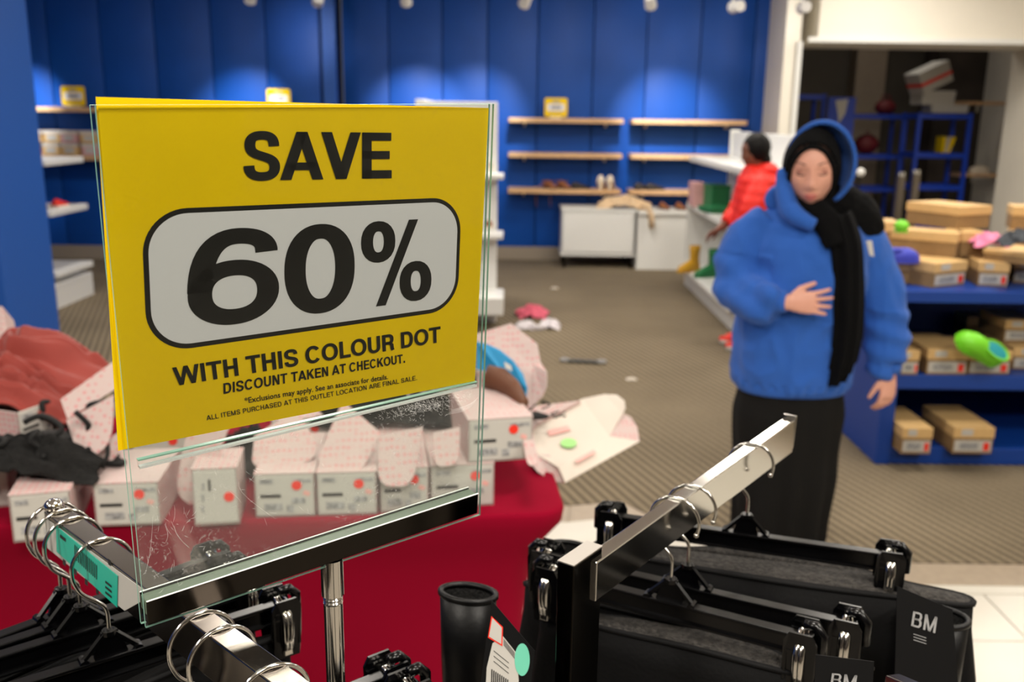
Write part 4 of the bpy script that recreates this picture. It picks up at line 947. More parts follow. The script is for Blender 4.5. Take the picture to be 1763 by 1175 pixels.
# ---------------------------------------------------------------- black boots held by the clips
def make_trousers(label, W=.29, T=.02, fleece=True, L=.8, seed=0):
    """origin: middle of the waist opening; flat folded trousers with a fleecy inside"""
    t = thing('black_trousers', label, 'trousers', (0, 0, 0), 0, 'black fleece lined trousers on the clip hangers')
    N_ = 40
    def ring(z, w_, th, cx=0, wob=0):
        r = []
        for k in range(N_):
            q = 2*math.pi*k/N_; c, s_ = math.cos(q), math.sin(q)
            x = cx+w_/2*math.copysign(abs(c)**.9, c); y = th*math.copysign(abs(s_)**.8, s_)*(1+.35*math.sin(x*22+seed))
            r.append((x, y+.004*math.sin(x*30+seed)*wob, z+.006*math.sin(x*14+seed)*wob))
        return r
    top = ring(0, W, T, 0, 1); inn = ring(0, W*.985, T*.86, 0, 1)
    mb = MB(); mb.loft([ring(-.30, W*1.12, T*1.3), ring(-.2, W*1.10, T*1.3), ring(-.1, W*1.06, T*1.2), ring(-.035, W*1.01, T*1.05, 0, 1), top, inn], cap=False); mb.build('waist_panel', 'black_cloth', t, 'all')
    mb = MB(); mb.loft([inn, ring(-.1, W*.97, T*.8)], cap=True); mb.build('fleece_lining', 'fleece' if fleece else 'black_cloth', t, 'all')
    MB().tube([V(p)+V((0, 0, -.002)) for p in ring(0, W*1.004, T*1.0, 0, 1)], .0028, 6, closed=True).build('waistband_edge', 'black_cloth', t, 'all')
    for s_ in (-1, 1):
        mb = MB(); mb.loft([ring(-.27, W*.58, T*1.3, s_*W*.27), ring(-.5, W*.46, T*1.2, s_*W*.27), ring(-L, W*.36, T, s_*W*.26)]); mb.build('leg', 'black_cloth', t, 'all')
    return t
def under(P, rz, tr, x=0, dz=-.149): tr.location = P+V((math.cos(rz)*x, math.sin(rz)*x, dz)); tr.rotation_euler = (0, 0, rz); return tr
under(PA, rzA, make_trousers('black fleece lined trousers on the farthest right-arm hanger, fleece showing', .43, .036, seed=1.3), .035)
under(PB, rzB, make_trousers('black trousers on the middle hanger of the right chrome arm', .37, .019, seed=2), 0)
under(PC, rzC, make_trousers('black trousers on the hanger nearest the chrome post', .29, .018, seed=.6), 0)
T0_ = None
for i, (n_, rz, P) in enumerate(LH):
    lb = 'black trousers on the '+['first', 'second', 'third', 'fourth', 'fifth', 'sixth', 'seventh'][i]+' hanger from the left rail tip'
    if T0_ is None: T0_ = under(P, rz, make_trousers(lb, .33, .006, False))
    else: dup(T0_, P+V((0, 0, -.149)), rz, lb)
# free-standing shaft left of the post, with swing tag
def standing(label, px, py, Z, H, rz, sx=1.0, oval=.6):
    c = dep(px, py, Z); return make_boot('black_boot', label, (c.x, c.y, c.z-H), rz, 'black_leather', H, group='black boots on the rack', sx=sx, oval=oval), c
b1, c1 = standing('black boot with open rolled top in front of the red cloth', 806, 1022, .92, .36, -.25, .50, .30)
b2, c2 = standing('black boot top peeking out between the red cloth and the chrome post', 975, 945, 1.16, .36, -.2, .5, .34)
b3, c3 = standing('big black boot shaft with gloss edge at the right under the far hanger', 1612, 1062, 1.0, .36, -.3, .57, .4)
# ---------------------------------------------------------------- swing tags
def pix_quad(px_pts, Z, Zs=None): return [dep(x, y, (Zs[i] if Zs else Z)) for i, (x, y) in enumerate(px_pts)]
def text_on(quad, txt, m, t, name='lettering', a=.085, b=.06, eps=None, lift=.0006):
    TL, BL, TR, BR = quad; X, polys = layout(txt, a, b, .06); n_ = (TR-TL).cross(BL-TL).normalized()
    if n_.dot(CAM-TL) < 0: n_ = -n_
    mb = MB()
    for q in polys:
        mb.add([TL.lerp(TR, p[0]/X).lerp(BL.lerp(BR, p[0]/X), 1-p[1])+n_*lift for p in q], [tuple(range(len(q)))])
    return mb.build(name, m, t, world=True)
# black tag with white barcode label and mint dot
Zt = .80; pts = pix_quad([(846, 1034), (921, 1122), (905, 1250), (818, 1250)], Zt)
t = thing('swing_tag', 'black card swing tag with a mint dot and barcode beside the chrome post', 'tag', tuple(pts[3]))
n_ = (pts[1]-pts[0]).cross(pts[3]-pts[0]).normalized(); n_ = n_ if n_.dot(CAM-pts[0]) > 0 else -n_
mb = MB(); mb.prism(pts, -n_*.001); mb.build('card', 'card_black', t, world=True)
def patch(name, m, pp, lift, lab=None):
    mb = MB(); mb.prism([p+n_*lift for p in pix_quad(pp, Zt)], n_*.0002); return mb.build(name, m, t, world=True, label=lab)
patch('barcode_label', 'label_white', [(866, 1096), (890, 1126), (893, 1172), (885, 1250), (833, 1250), (838, 1150), (848, 1108)], .0003)
patch('price_label', 'red_dot', [(846, 1061), (866, 1080), (865, 1113), (840, 1098)], .0006)
patch('price_label', 'label_white', [(847.5, 1064), (864, 1081), (863, 1109), (842, 1096)], .0009)
dc = [(899+13*math.cos(q), 1136+28*math.sin(q)) for q in [2*math.pi*k/24 for k in range(24)]]; patch('mint_dot', 'mint', dc, .0006)
mb = MB()
for i in range(9): mb.add([p+n_*.0008 for p in pix_quad([(846+i*3.4, 1152+i*2.2), (848+i*3.4, 1153+i*2.2), (847+i*3.2, 1200+i*2.2), (845+i*3.2, 1200+i*2.2)], Zt)], [(0, 1, 2, 3)])
for i in range(4): mb.add([p+n_*.0008 for p in pix_quad([(867, 1100+i*3), (886, 1124+i*3), (886, 1125.5+i*3), (867, 1101.5+i*3)], Zt)], [(0, 1, 2, 3)])
for i in range(3): mb.add([p+n_*.0008 for p in pix_quad([(850, 1120+i*9), (876, 1141+i*9), (876, 1142.5+i*9), (850, 1121.5+i*9)], Zt)], [(0, 1, 2, 3)])
mb.build('label_print', 'label_black', t, world=True)
# BM tags on the right
for (pp, Z_, lab, tx, letters) in (([(1545, 1010), (1640, 1050), (1650, 1185), (1540, 1185)], .90, 'black card tag with grey BM letters under the farthest clip', [(1570, 1052), (1566, 1077), (1615, 1063), (1611, 1091)], 'BM'),
                          ([(1405, 1128), (1505, 1140), (1500, 1230), (1400, 1230)], .775, 'black card tag with grey BM letters at the bottom edge', [(1430, 1159), (1427, 1180), (1477, 1163), (1474, 1186)], 'BM')):
    pts = pix_quad(pp, Z_); t = thing('swing_tag', lab, 'tag', tuple(pts[3]))
    n_ = (pts[1]-pts[0]).cross(pts[3]-pts[0]).normalized(); n_ = n_ if n_.dot(CAM-pts[0]) > 0 else -n_
    mb = MB(); mb.prism(pts, -n_*.001); mb.build('card', 'card_black', t, world=True)
    text_on(pix_quad(tx, Z_), letters, 'print_grey', t, lift=.001)
    mb = MB()
    for k in range(3): x_, y_ = tx[1][0]+6, tx[1][1]+14+k*5; mb.add([p+n_*.001 for p in pix_quad([(x_, y_), (x_+22, y_+7), (x_+22, y_+8.2), (x_, y_+1.2)], Z_)], [(0, 1, 2, 3)])
    mb.build('small_print', 'print_grey', t, world=True)
# ================================================================ red cloth table
TZ = .775
t0 = fl(-300, 911, TZ); t1 = fl(978, 884, TZ); td = (t1-t0); td.z = 0; TW = td.length; td.normalize(); tn = V((-td.y, td.x, 0)); TDP = .72
tA = math.atan2(td.y, td.x)
def table():
    t0_ = t1 - td*1.75; c = t0_ + td*.875 + tn*TDP/2
    t = thing('display_table', 'long table under a crimson fitted cloth at the left', 'table', (c.x, c.y, 0), tA)
    MB().box((0, 0, TZ-.03), (1.66, TDP-.06, .025)).build('tabletop', 'wood', t)
    for sx in (-1, 1):
        for sy in (-1, 1): MB().box((sx*.72, sy*.26, (TZ-.04)/2), (.04, .04, TZ-.04)).build('leg', 'chrome_dark', t)
    c3 = V((c.x, c.y, 0))
    rings = []
    for z, ins in ((TZ-.006, .02), (TZ, .012), (TZ-.001, .004), (TZ-.012, 0), (TZ-.04, .004), (TZ-.09, .04), (TZ-.16, .07), (TZ-.3, .085), (.25, .06), (.02, .02)):
        ring = []; hx, hy, r = .875-ins, TDP/2-ins*.45, .07
        for k, (cx, cy) in enumerate(((hx-r, hy-r), (-hx+r, hy-r), (-hx+r, -hy+r), (hx-r, -hy+r))):
            for j in range(7):
                q = math.radians(k*90+j*15); ring.append((cx+r*math.cos(q), cy+r*math.sin(q), z+(.0015*math.sin(j*9+k) if z < .7 else 0)))
        rings.append(ring)
    mb = MB(); mb.T = Matrix.Translation(c3) @ Matrix.Rotation(tA, 4, 'Z'); mb.loft(rings[1:], cap=False); mb.add(rings[1], [tuple(range(28))])
    o = mb.build('tablecloth', 'crimson', None, 'all'); tag(o, 'crimson fitted tablecloth stretched over the long table', 'tablecloth')
table()
def front_box(label, bl, br, z, h, d, state='closed', lidm='polka', seed=0, endm='label_white', grp='pink dotted shoe boxes on the red table', upright=False):
    a = fl(*bl, z); b = fl(*br, z); w_ = (b-a).length; rz = math.atan2(b.y-a.y, b.x-a.x); c = (a+b)/2 + V((-math.sin(rz), math.cos(rz), 0))*d/2
    t = thing('shoe_box', label, 'box', (c.x, c.y, z), rz, grp)
    th = .003
    mb = MB(); mb.box((0, 0, th), (w_, d, th)); 
    for s in (-1, 1): mb.box((s*(w_/2-th/2), 0, h/2), (th, d, h))
    mb.box((0, d/2-th/2, h/2), (w_-2*th, th, h)); mb.build('box_body', 'polka', t)
    MB().box((0, -d/2+th/2, h/2), (w_, th, h), bev=.001).build('end_panel', endm, t)
    y = -d/2-.0006
    # end label: grey print, black bar, red dots
    MB().box((0, y, h*.5), (w_*.94, .0012, h*.9)).build('label', endm, t)
    def lp(nm, m, x, z_, sx, sz, dd=.0022): MB().box((x*w_, y-.0004, z_*h), (sx*w_, dd, sz*h)).build(nm, m, t)
    if upright:
        lp('black_bar', 'label_black', -.12, .72, .05, .2); 
        for k in range(3): lp('print', 'label_grey', -.3+.02*k, .30+.2*k, .05, .12)
    else:
        lp('black_bar', 'label_black', -.24, .50, .34, .07)
        lp('print', 'label_grey', -.2, .24, .3, .16); lp('print', 'label_grey', .3, .84, .3, .08); lp('print', 'label_grey', .22, .38, .22, .14)
    MB().cyl((w_*(.2 if not upright else .3), y, h*(.74 if not upright else .5)), (w_*(.2 if not upright else .3), y-.0022, h*(.74 if not upright else .5)), .0105, 20).build('red_dot', 'red_dot', t)
    if seed % 2: MB().box((w_*.36, y-.0003, h*.55), (.014, .0018, .01), (0, .4, 0)).build('red_mark', 'print_red', t)
    if not upright: lp('print', 'label_grey', -.3, .84, .22, .10); lp('print', 'label_grey', .08, .2, .12, .16)
    if state == 'closed':
        MB().box((0, 0, h+.001), (w_+.002, d+.002, th), bev=.001).build('lid', lidm, t)
    return t, w_, d, h
def rounded(poly_uv, r, k=6):
    return poly_uv
def flap(parent, name, m, px, zs, thick=.002, smooth_pts=True, mode='fl', label=None):
    """card panel through pixel rays: zs = heights (mode fl) or depths (mode dep)"""
    pts = [(fl if mode == 'fl' else dep)(x, y, z) for (x, y), z in zip(px, zs)]
    n_ = V((0, 0, 0)); c = sum(pts, V((0, 0, 0)))/len(pts)
    for i in range(len(pts)): n_ += (pts[i]-c).cross(pts[(i+1) % len(pts)]-c)
    n_.normalize()
    mb = MB(); mb.prism(pts, n_*thick if n_.dot(CAM-c) < 0 else -n_*thick); return mb.build(name, m, parent, world=parent is not None, label=label)
def rnd_px(a, b, c, d, n=7):
    """quad a,b,c,d with rounded far corners c,d"""
    def L(p, q, t): return (p[0]+(q[0]-p[0])*t, p[1]+(q[1]-p[1])*t)
    out = [a, b]
    for p, q, s in ((b, c, d), (c, d, a)):
        st = L(q, p, .42); en = L(q, s, .36)
        for k in range(n+1):
            u = k/n; x = (1-u)**2*st[0]+2*u*(1-u)*q[0]+u*u*en[0]; y = (1-u)**2*st[1]+2*u*(1-u)*q[1]+u*u*en[1]; out.append((x, y))
    return out
def rflap(parent, name, m, quad, Z, **k):
    p = rnd_px(*quad); Za, Zb = Z
    ya = (quad[0][1]+quad[1][1])/2; yb = (quad[2][1]+quad[3][1])/2
    zs = [Za+(Zb-Za)*max(-.3, min(1.2, (q[1]-ya)/(yb-ya+1e-6))) for q in p]; return flap(parent, name, m, p, zs, mode='dep', **k)
front_box('nearest closed pink shoe box at the far left front of the red table', (24, 935), (128, 925), TZ, .100, .27, seed=0)
front_box('shoe box with its white end directly left of the acrylic edge', (166, 907), (278, 903), TZ, .094, .20, seed=1)
t, *_ = front_box('shoe box standing on end seen through the lower left of the acrylic', (336, 906), (413, 902), TZ, .125, .12, seed=2, upright=True)
rflap(t, 'lid_flap', 'polka', ((322, 742), (398, 728), (338, 878), (300, 850)), (2.02, 2.0))
t, *_ = front_box('shoe box with red dot at the left of the central acrylic row', (441, 892), (544, 889), TZ, .098, .26, seed=1)
rflap(t, 'lid_flap', 'polka', ((438, 750), (512, 705), (560, 790), (432, 812)), (2.12, 2.03))
t, *_ = front_box('shoe box with two red marks in the middle of the acrylic row', (547, 889), (650, 886), TZ, .098, .26, seed=3)
rflap(t, 'lid_flap', 'polka', ((590, 690), (655, 745), (622, 818), (536, 812)), (2.1, 2.0))
t, *_ = front_box('shoe box with a tongue shaped dotted flap hanging over its end', (655, 884), (738, 880), TZ, .102, .27, seed=1)
rflap(t, 'lid_flap', 'polka', ((652, 750), (728, 735), (712, 838), (650, 838)), (2.03, 1.98))
t, *_ = front_box('rightmost lower shoe box, its end cut by the acrylic edge', (742, 876), (850, 870), TZ, .098, .27, seed=3)
rflap(t, 'lid_flap', 'polka', ((746, 745), (792, 735), (790, 800), (748, 806)), (2.03, 2.0))
t, *_ = front_box('closed shoe box stacked on the lower row at the table right end', (806, 798), (916, 790), TZ+.1, .098, .24, seed=3)
rflap(t, 'lid_flap', 'polka', ((893, 690), (905, 690), (929, 800), (905, 803)), (2.2, 1.98))
# boxes behind the front row, second layer
t, *_ = front_box('open grey lined shoe box below the rust coloured garment', (36, 775), (112, 745), TZ+.115, .085, .2, 'open', endm='label_white', seed=2)
rflap(t, 'lid_flap', 'polka', ((114, 724), (196, 680), (192, 764), (140, 800)), (2.0, 1.97))
flap(t, 'lid_panel', 'polka', [(104, 688), (196, 622), (202, 668), (116, 722)], [2.02, 2.08, 2.06, 2.0], mode='dep')
flap(t, 'lid_side', 'polka', [(128, 765), (158, 772), (212, 740), (214, 770), (172, 818), (160, 822)], [2.0, 2.0, 2.03, 2.03, 1.99, 1.98], mode='dep')
front_box('dotted shoe box lying behind the front row under the sign ledge', (232, 812), (330, 800), TZ+.0, .09, .22, seed=2)
front_box('dotted shoe box in the second row behind the middle of the acrylic', (470, 790), (575, 783), TZ+.0, .10, .25, seed=2)
front_box('second row dotted shoe box behind the tongue shaped flap', (640, 775), (740, 770), TZ+.0, .11, .25, seed=2)
front_box('shoe box at the far left edge half under the rust garment', (-75, 880), (20, 872), TZ, .1, .25, seed=2)
front_box('dark shadowed shoe box behind the nearest left box', (-60, 800), (60, 790), TZ, .1, .22, seed=2)
# white box at the very left edge behind garment
t = thing('shoe_box', 'pale upright box at the left edge in front of the blue pillar', 'box', tuple(fl(-20, 760, TZ)))
flap(t, 'box_body', 'polka', [(-60, 520), (4, 528), (22, 615), (10, 720), (-60, 720)], [2.75, 2.75, 2.7, 2.6, 2.6], thick=.09, mode='dep')
flap(t, 'red_sticker', 'red_dot', [(6, 612), (22, 604), (32, 618), (22, 640), (2, 640)], [2.58]*5, mode='dep')
# lid standing at the right end + open box
c = fl(880, 740, TZ)
t = thing('shoe_box', 'open dotted shoe box with its big lid standing up at the table right end', 'box', tuple(c), 0, 'pink dotted shoe boxes on the red table')
flap(t, 'lid', 'polka', [(820, 575), (880, 557), (925, 592), (931, 625), (918, 628), (916, 702), (820, 702)], [2.42, 2.42, 2.38, 2.36, 2.36, 2.3, 2.3], mode='dep')
flap(t, 'lid_flap', 'polka', [(918, 628), (931, 625), (941, 640), (941, 665), (934, 682), (916, 700)], [2.36, 2.36, 2.3, 2.28, 2.28, 2.28], mode='dep')
flap(t, 'box_body', 'polka', [(815, 700), (916, 700), (1000, 690), (925, 730), (900, 760), (815, 760)], [TZ+.06, TZ+.06, TZ+.03, TZ+.03, TZ+.03, TZ+.03], thick=.05)
t = thing('open_lid', 'opened white shoe box lid with green dot hanging off the table right end', 'box lid', tuple(fl(960, 760, TZ)))
z = TZ+.02
flap(t, 'inner_panel', 'box_inside', [(912, 735), (1002, 687), (1049, 751), (962, 806), (925, 783)], [z, z, z-.005, z-.005, z])
flap(t, 'end_flap', 'box_inside', [(1002, 687), (1040, 679), (1062, 680), (1075, 690), (1077, 702), (1072, 713), (1049, 751)], [z, z+.02, z+.03, z+.035, z+.03, z+.02, z-.005])
flap(t, 'corner_flap', 'polka', [(1049, 751), (1074, 712), (1087, 719), (1097, 735), (1101, 760)], [z-.005, z+.015, z+.015, z+.005, z-.01])
flap(t, 'side_flap', 'box_inside', [(962, 806), (1049, 751), (1101, 760), (973, 831)], [z-.005, z-.005, z-.01, z-.02])
flap(t, 'ear_flap', 'polka', [(908, 790), (925, 783), (945, 783), (962, 806), (972, 832), (950, 828), (925, 812)], [z, z, z-.002, z-.01, z-.03, z-.03, z-.01])
flap(t, 'printed_mark', 'print_red', [(942, 742), (978, 733), (982, 741), (946, 751)], [z+.0022]*4, thick=.0004)
dp = [(979+14*math.cos(q), 763+8*math.sin(q)) for q in [2*math.pi*k/14 for k in range(14)]]
flap(t, 'green_dot', 'green_dot', dp, [z+.0022]*14, thick=.0004)
flap(t, 'printed_mark', 'print_red', [(990, 792), (1022, 774), (1026, 779), (994, 797)], [z+.0012]*4, thick=.0004)
# boot with a sky blue lining lying in the box
t = thing('lined_boot', 'brown boot lying on its side showing a sky blue lining', 'boot', tuple(fl(850, 730, TZ+.1)))
Zb = 2.26
cr = [(820, 588), (836, 592), (858, 602), (880, 620), (897, 643), (905, 668), (903, 686), (893, 672), (876, 655), (858, 648), (838, 640), (820, 636)]
flap(t, 'lining', 'sky_lining', cr, [2.28, 2.28, 2.27, 2.25, 2.23, 2.2, 2.2, 2.22, 2.24, 2.26, 2.28, 2.28], thick=.012, mode='dep')
MB().tube([dep(838, 648, 2.25), dep(862, 655, 2.24), dep(884, 672, 2.2), dep(902, 696, 2.14)], [.03, .032, .026, .016], 12, flat=.7).build('shaft', 'brown_shaft', t, 'all', True)
flap(t, 'white_print', 'label_white', [(868, 623), (880, 630), (882, 640), (870, 634)], [2.2]*4, thick=.0005, mode='dep')
o = crumple('sock', 'black_lining', tuple(fl(835, 705, TZ+.06)), .10, .12, .13, 6, thick=.003, n=26); tag(o, 'dark grey knitted bundle beside the blue lined boot', 'garment')
# black straps and laces
def tangle(name, label, cpx, z, sx, sy, h, n, seed, m='black_lace', r=.0035):
    c = fl(*cpx, z); t = thing(name, label, 'sandals', tuple(c)); rs = random.Random(seed)
    for i in range(n):
        p = [V((rs.uniform(-1, 1)*sx, rs.uniform(-1, 1)*sy, rs.uniform(0, h)))]
        for k in range(4): p.append(p[-1]+V((rs.uniform(-.5, .5)*sx, rs.uniform(-.5, .5)*sy, rs.uniform(-.4, .4)*h)))
        q = []
        for a, b, c_, d in zip([p[0]]+p, p, p[1:], p[2:]+[p[-1]]):
            for k in range(4):
                u = k/4; q.append(.5*((2*b)+(c_-a)*u+(2*a-5*b+4*c_-d)*u*u+(-a+3*b-3*c_+d)*u**3))
        for v in q: v.z = max(r, v.z)
        MB().tube(q, r*rs.uniform(.7, 1.4), 6).build('strap', m, t, 'all')
    return t
t = tangle('strappy_sandals', 'tangled black strappy sandals spilling over the left boxes', (95, 800), TZ+.10, .09, .05, .09, 16, 3, r=.006)
MB().ell((-.02, .03, .03), (.09, .05, .035), 16, 8).build('sole', 'black_lace', t, 'all')
t = tangle('strappy_sandals', 'black straps heaped in shadow behind the left shoe boxes', (20, 815), TZ+.03, .1, .06, .12, 14, 8, r=.008)
MB().ell((-.02, .03, .05), (.1, .06, .06), 16, 8).build('sole', 'black_lace', t, 'all')
t = tangle('strappy_sandals', 'black laces trailing from the box near the brown boot', (925, 722), TZ+.05, .05, .03, .03, 8, 5, r=.002)
MB().ell((0, 0, .008), (.035, .02, .008), 12, 6).build('sole', 'black_lace', t, 'all')
o = crumple('dark_filler', 'black_lining', tuple(fl(712, 722, TZ+.105)), .46, .16, .085, 11, thick=.004, n=36); tag(o, 'added dark fleecy heap darkening the area behind the right half of the acrylic', 'garment')  # dark heap added to darken the space above the second row
o = crumple('dark_filler', 'black_lining', tuple(fl(240, 790, TZ)), .2, .2, .10, 4, thick=.004, n=30); tag(o, 'added dark heap for the shade between boxes just behind the left acrylic edge', 'garment')  # added dark heap, stands in for shade between the boxes
o = crumple('dark_filler', 'black_lining', tuple(fl(428, 800, TZ)), .13, .22, .13, 21, thick=.004, n=26); tag(o, 'black filler shading the gap between the upright box and the row to its right', 'garment')  # added black heap, its colour makes the shaded gap
o = crumple('dark_filler', 'black_lining', tuple(fl(60, 815, TZ+.10)), .30, .12, .10, 31, thick=.004, n=30); tag(o, 'added black crumpled lump behind the strappy sandals at the far left', 'garment')  # black lump added to fill out the dark mass of sandals
o = crumple('sweater', 'rust', tuple(fl(34, 668, TZ+.19)), .42, .36, .135, 5, rz=.12, thick=.006, n=90, fold=1.5, sag=.05, fx=.3); tag(o, 'rust red knit garment heaped on the left boxes', 'garment')
# items on the carpet
o = crumple('tissue', 'rose_cloth', tuple(fl(915, 545, 0)), .26, .22, .13, 5, thick=.003, n=30); tag(o, 'crumpled rose pink garment on the carpet beside the sign', 'garment')
t = thing('sock_pair', 'white and lilac bundled cloth lying in front of the pink garment', 'garment', tuple(fl(925, 566, 0)))
o = crumple('cloth_bundle', 'white_cloth', (-.09, .0, 0), .17, .14, .08, 9, t, thick=.003, n=24); o = crumple('cloth_bundle', 'white_cloth', (.1, .03, 0), .17, .16, .1, 12, t, thick=.003, n=24)
MB().tube([(-.05, -.04, .02), (0, -.07, .02), (.06, -.04, .02)], .022, 8, flat=.5).build('cloth_band', 'white_cloth', t, 'all')
a = fl(972, 624, 0); b = fl(1036, 627, 0); t = thing('hanger_bar', 'dark broken hanger bar with round ends lying on the carpet', 'hanger', tuple((a+b)/2))
MB().box(((a+b)/2)+V((0, 0, .012)), ((b-a).length*.9, .045, .02), (0, 0, math.atan2(b.y-a.y, b.x-a.x)), bev=.004).build('bar', 'bone', t, world=True)
for q in (a, b): MB().tube([(q.x+.025*math.cos(g), q.y+.025*math.sin(g), .018) for g in [2*math.pi*k/16 for k in range(16)]], .008, 8, closed=True).build('round_end', 'print_grey', t, 'all', True)
for px, py, lb in ((955, 497, 'small pale paper scrap on the far carpet near the cabinet'), (1087, 654, 'small torn paper scrap on the carpet left of the hooded woman')):
    c = fl(px, py, 0); o = crumple('paper_scrap', 'paper', tuple(c), .07, .06, .018, int(px), thick=.001, n=8); tag(o, lb, 'paper scrap')
# ================================================================ blue display with kraft boxes
def display():
    x0, x1, y0, y1 = 1.765, 3.9, 4.24, 5.25
    t = thing('display_unit', 'blue two tier display unit full of kraft shoe boxes', 'display unit', ((x0+x1)/2, (y0+y1)/2, 0))
    MB().box((x0+.035, (y0+y1)/2, .41), (.07, y1-y0, .82), bev=.004).build('side_panel', 'blue_display', t, world=True)
    MB().box((x1-.035, (y0+y1)/2, .41), (.07, y1-y0, .82), bev=.004).build('side_panel', 'blue_display', t, world=True)
    MB().box(((x0+x1)/2, y1-.02, .41), (x1-x0-.1, .03, .8)).build('back_panel', 'blue_display', t, world=True)
    MB().box(((x0+x1)/2, (y0+y1)/2+.0, .828), (x1-x0+.01, y1-y0+.01, .055), bev=.004).build('top_shelf', 'blue_display', t, world=True)
    MB().box(((x0+x1)/2, (y0+y1)/2-.01, .415), (x1-x0-.13, y1-y0-.03, .07), bev=.004).build('middle_shelf', 'blue_display', t, world=True)
    MB().box(((x0+x1)/2, (y0+y1)/2-.005, .045), (x1-x0-.13, y1-y0-.02, .085), bev=.004).build('base_shelf', 'blue_display', t, world=True)
display()
zt, zm, zb = .856, .451, .089
def kraft(label, bl, br, z, L=.30, h=.118, sticker=True, lidoff=0):
    a = fl(*bl, z); b = fl(*br, z); w_ = (b-a).length; rz = math.atan2(b.y-a.y, b.x-a.x)
    if z < zt-.1:
        rz = min(rz, 0); a.x = max(a.x, 1.842 + (L*math.sin(-rz) if rz > 0 else 0)); b.x = max(b.x, a.x+.08); w_ = b.x-a.x
    c = (a+b)/2 + V((-math.sin(rz), math.cos(rz), 0))*L/2
    t = thing('kraft_box', label, 'box', (c.x, c.y, z), rz, 'brown kraft shoe boxes on the blue display')
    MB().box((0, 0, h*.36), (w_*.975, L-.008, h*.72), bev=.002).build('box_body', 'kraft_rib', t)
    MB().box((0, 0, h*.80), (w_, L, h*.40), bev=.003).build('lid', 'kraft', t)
    if sticker:
        MB().box((0, -L/2+.003, h*.30), (w_*.9, .003, h*.42)).build('end_label', 'label_white', t)
        MB().box((-w_*.1, -L/2+.001, h*.30), (w_*.45, .002, h*.24)).build('label_print', 'label_grey', t)
        MB().box((w_*.33, -L/2+.001, h*.28), (w_*.14, .002, h*.3)).build('red_patch', 'red_dot', t)
        MB().box((-w_*.18, -L/2-.001, h*.82), (w_*.28, .002, h*.24)).build('lid_label', 'label_white', t)
    return t

kraft('kraft box on the bottom shelf of the display, left one', (1531, 783), (1601, 782), zb, .34, .13)
kraft('kraft box on the bottom shelf of the display, right one', (1640, 783), (1706, 781), zb, .36, .13)
kraft('kraft box on the middle shelf half behind the hooded woman', (1548, 646), (1578, 646), zm, .3, .118)
kraft('kraft box on the middle shelf left of the lime clog box', (1594, 646), (1664, 646), zm, .34, .125)
kraft('kraft box on the middle shelf under the lime clog', (1667, 646), (1737, 645), zm, .30, .118)
kraft('lower kraft box at the right end of the middle shelf', (1742, 637), (1815, 637), zm, .3, .11)
kraft('upper kraft box stacked at the right of the middle shelf', (1727, 589), (1790, 590), zm+.115, .28, .11)
kraft('kraft box in shadow at the back of the middle shelf', (1662, 580), (1730, 580), zm, .24, .11, False)
kraft('turned kraft box on top, foremost with red patch', (1606, 497), (1662, 491), zt, .27, .118)
kraft('kraft box on top directly right of the foremost one', (1682, 493), (1735, 495), zt, .27, .118)
kraft('kraft box on top at the right picture edge', (1742, 487), (1800, 492), zt, .27, .115)
kraft('small kraft box under the blue clog beside the woman', (1520, 487), (1573, 489), zt, .18, .105, False)
kraft('long kraft box lying crosswise with green thing on it', (1530, 435), (1645, 445), zt+.118, .16, .12, False)
kraft('kraft box behind the foremost boxes in the centre of the top', (1652, 442), (1698, 442), zt+.118, .16, .12, False)
kraft('large kraft box crowning the pile on top of the display', (1557, 384), (1648, 396), zt+.236, .24, .115, False).rotation_euler.z += .0
kraft('flat kraft box under the pink cloth', (1690, 447), (1772, 458), zt+.118, .28, .055, False)
kraft('kraft box behind the woman\'s shoulder on the display top', (1516, 425), (1547, 426), zt+.118, .2, .13, False)
kraft('kraft box high at the right picture edge beside the wall', (1738, 395), (1800, 398), zt+.214, .2, .12, False)
kraft('kraft box supporting the high one at the right edge', (1735, 432), (1800, 436), zt+.118, .2, .095, False)
for i, x_ in enumerate((1.92, 2.13, 2.34, 2.56, 2.78)):
    pa = V((x_-.1, 4.575, zt)); t = thing('kraft_box', 'kraft box in the hidden lower back layer, '+['first', 'second', 'third', 'fourth', 'fifth'][i]+' from the left end', 'box', (x_, 4.745, zt), 0, 'brown kraft shoe boxes on the blue display')
    MB().box((0, 0, .042), (.195, .33, .084), bev=.002).build('box_body', 'kraft_rib', t); MB().box((0, 0, .094), (.2, .336, .047), bev=.003).build('lid', 'kraft', t)
def make_clog(label, c, rz, m, inner, L=.24, rot=(0, 0)):
    t = thing('clog', label, 'shoe', c, rz); t.rotation_euler = (rot[0], rot[1], rz)
    prof = [(-.5, .18, .2), (-.42, .34, .36), (-.25, .38, .36), (-.02, .38, .36), (.08, .40, .42), (.25, .42, .40), (.40, .36, .30), (.5, .16, .14)]
    rings = [[(x*L, math.cos(q)*wd*L*.5, .02+max(0, math.sin(q))**.8*h*L*.62+min(0, math.sin(q))*.018) for q in [2*math.pi*k/18 for k in range(18)]] for x, wd, h in prof]
    MB().loft(rings).build('upper', m, t, 'all')
    MB().ell((-.2*L, 0, .02+.205*L), (.28*L, .165*L, .03*L), 20, 8).build('opening', inner, t, 'all')
    MB().tube([(-.2*L+.275*L*math.cos(q), .16*L*math.sin(q), .02+.21*L) for q in [2*math.pi*k/24 for k in range(24)]], .007, 8, closed=True).build('rim', m, t, 'all')
    MB().loft([[(x*L, -wd*L*.5, 0), (x*L, wd*L*.5, 0), (x*L, wd*L*.5, .022), (x*L, -wd*L*.5, .022)] for x, wd in [(-.5, .2), (-.4, .36), (0, .38), (.3, .44), (.42, .36), (.51, .16)]]).build('sole', m, t)
    return t
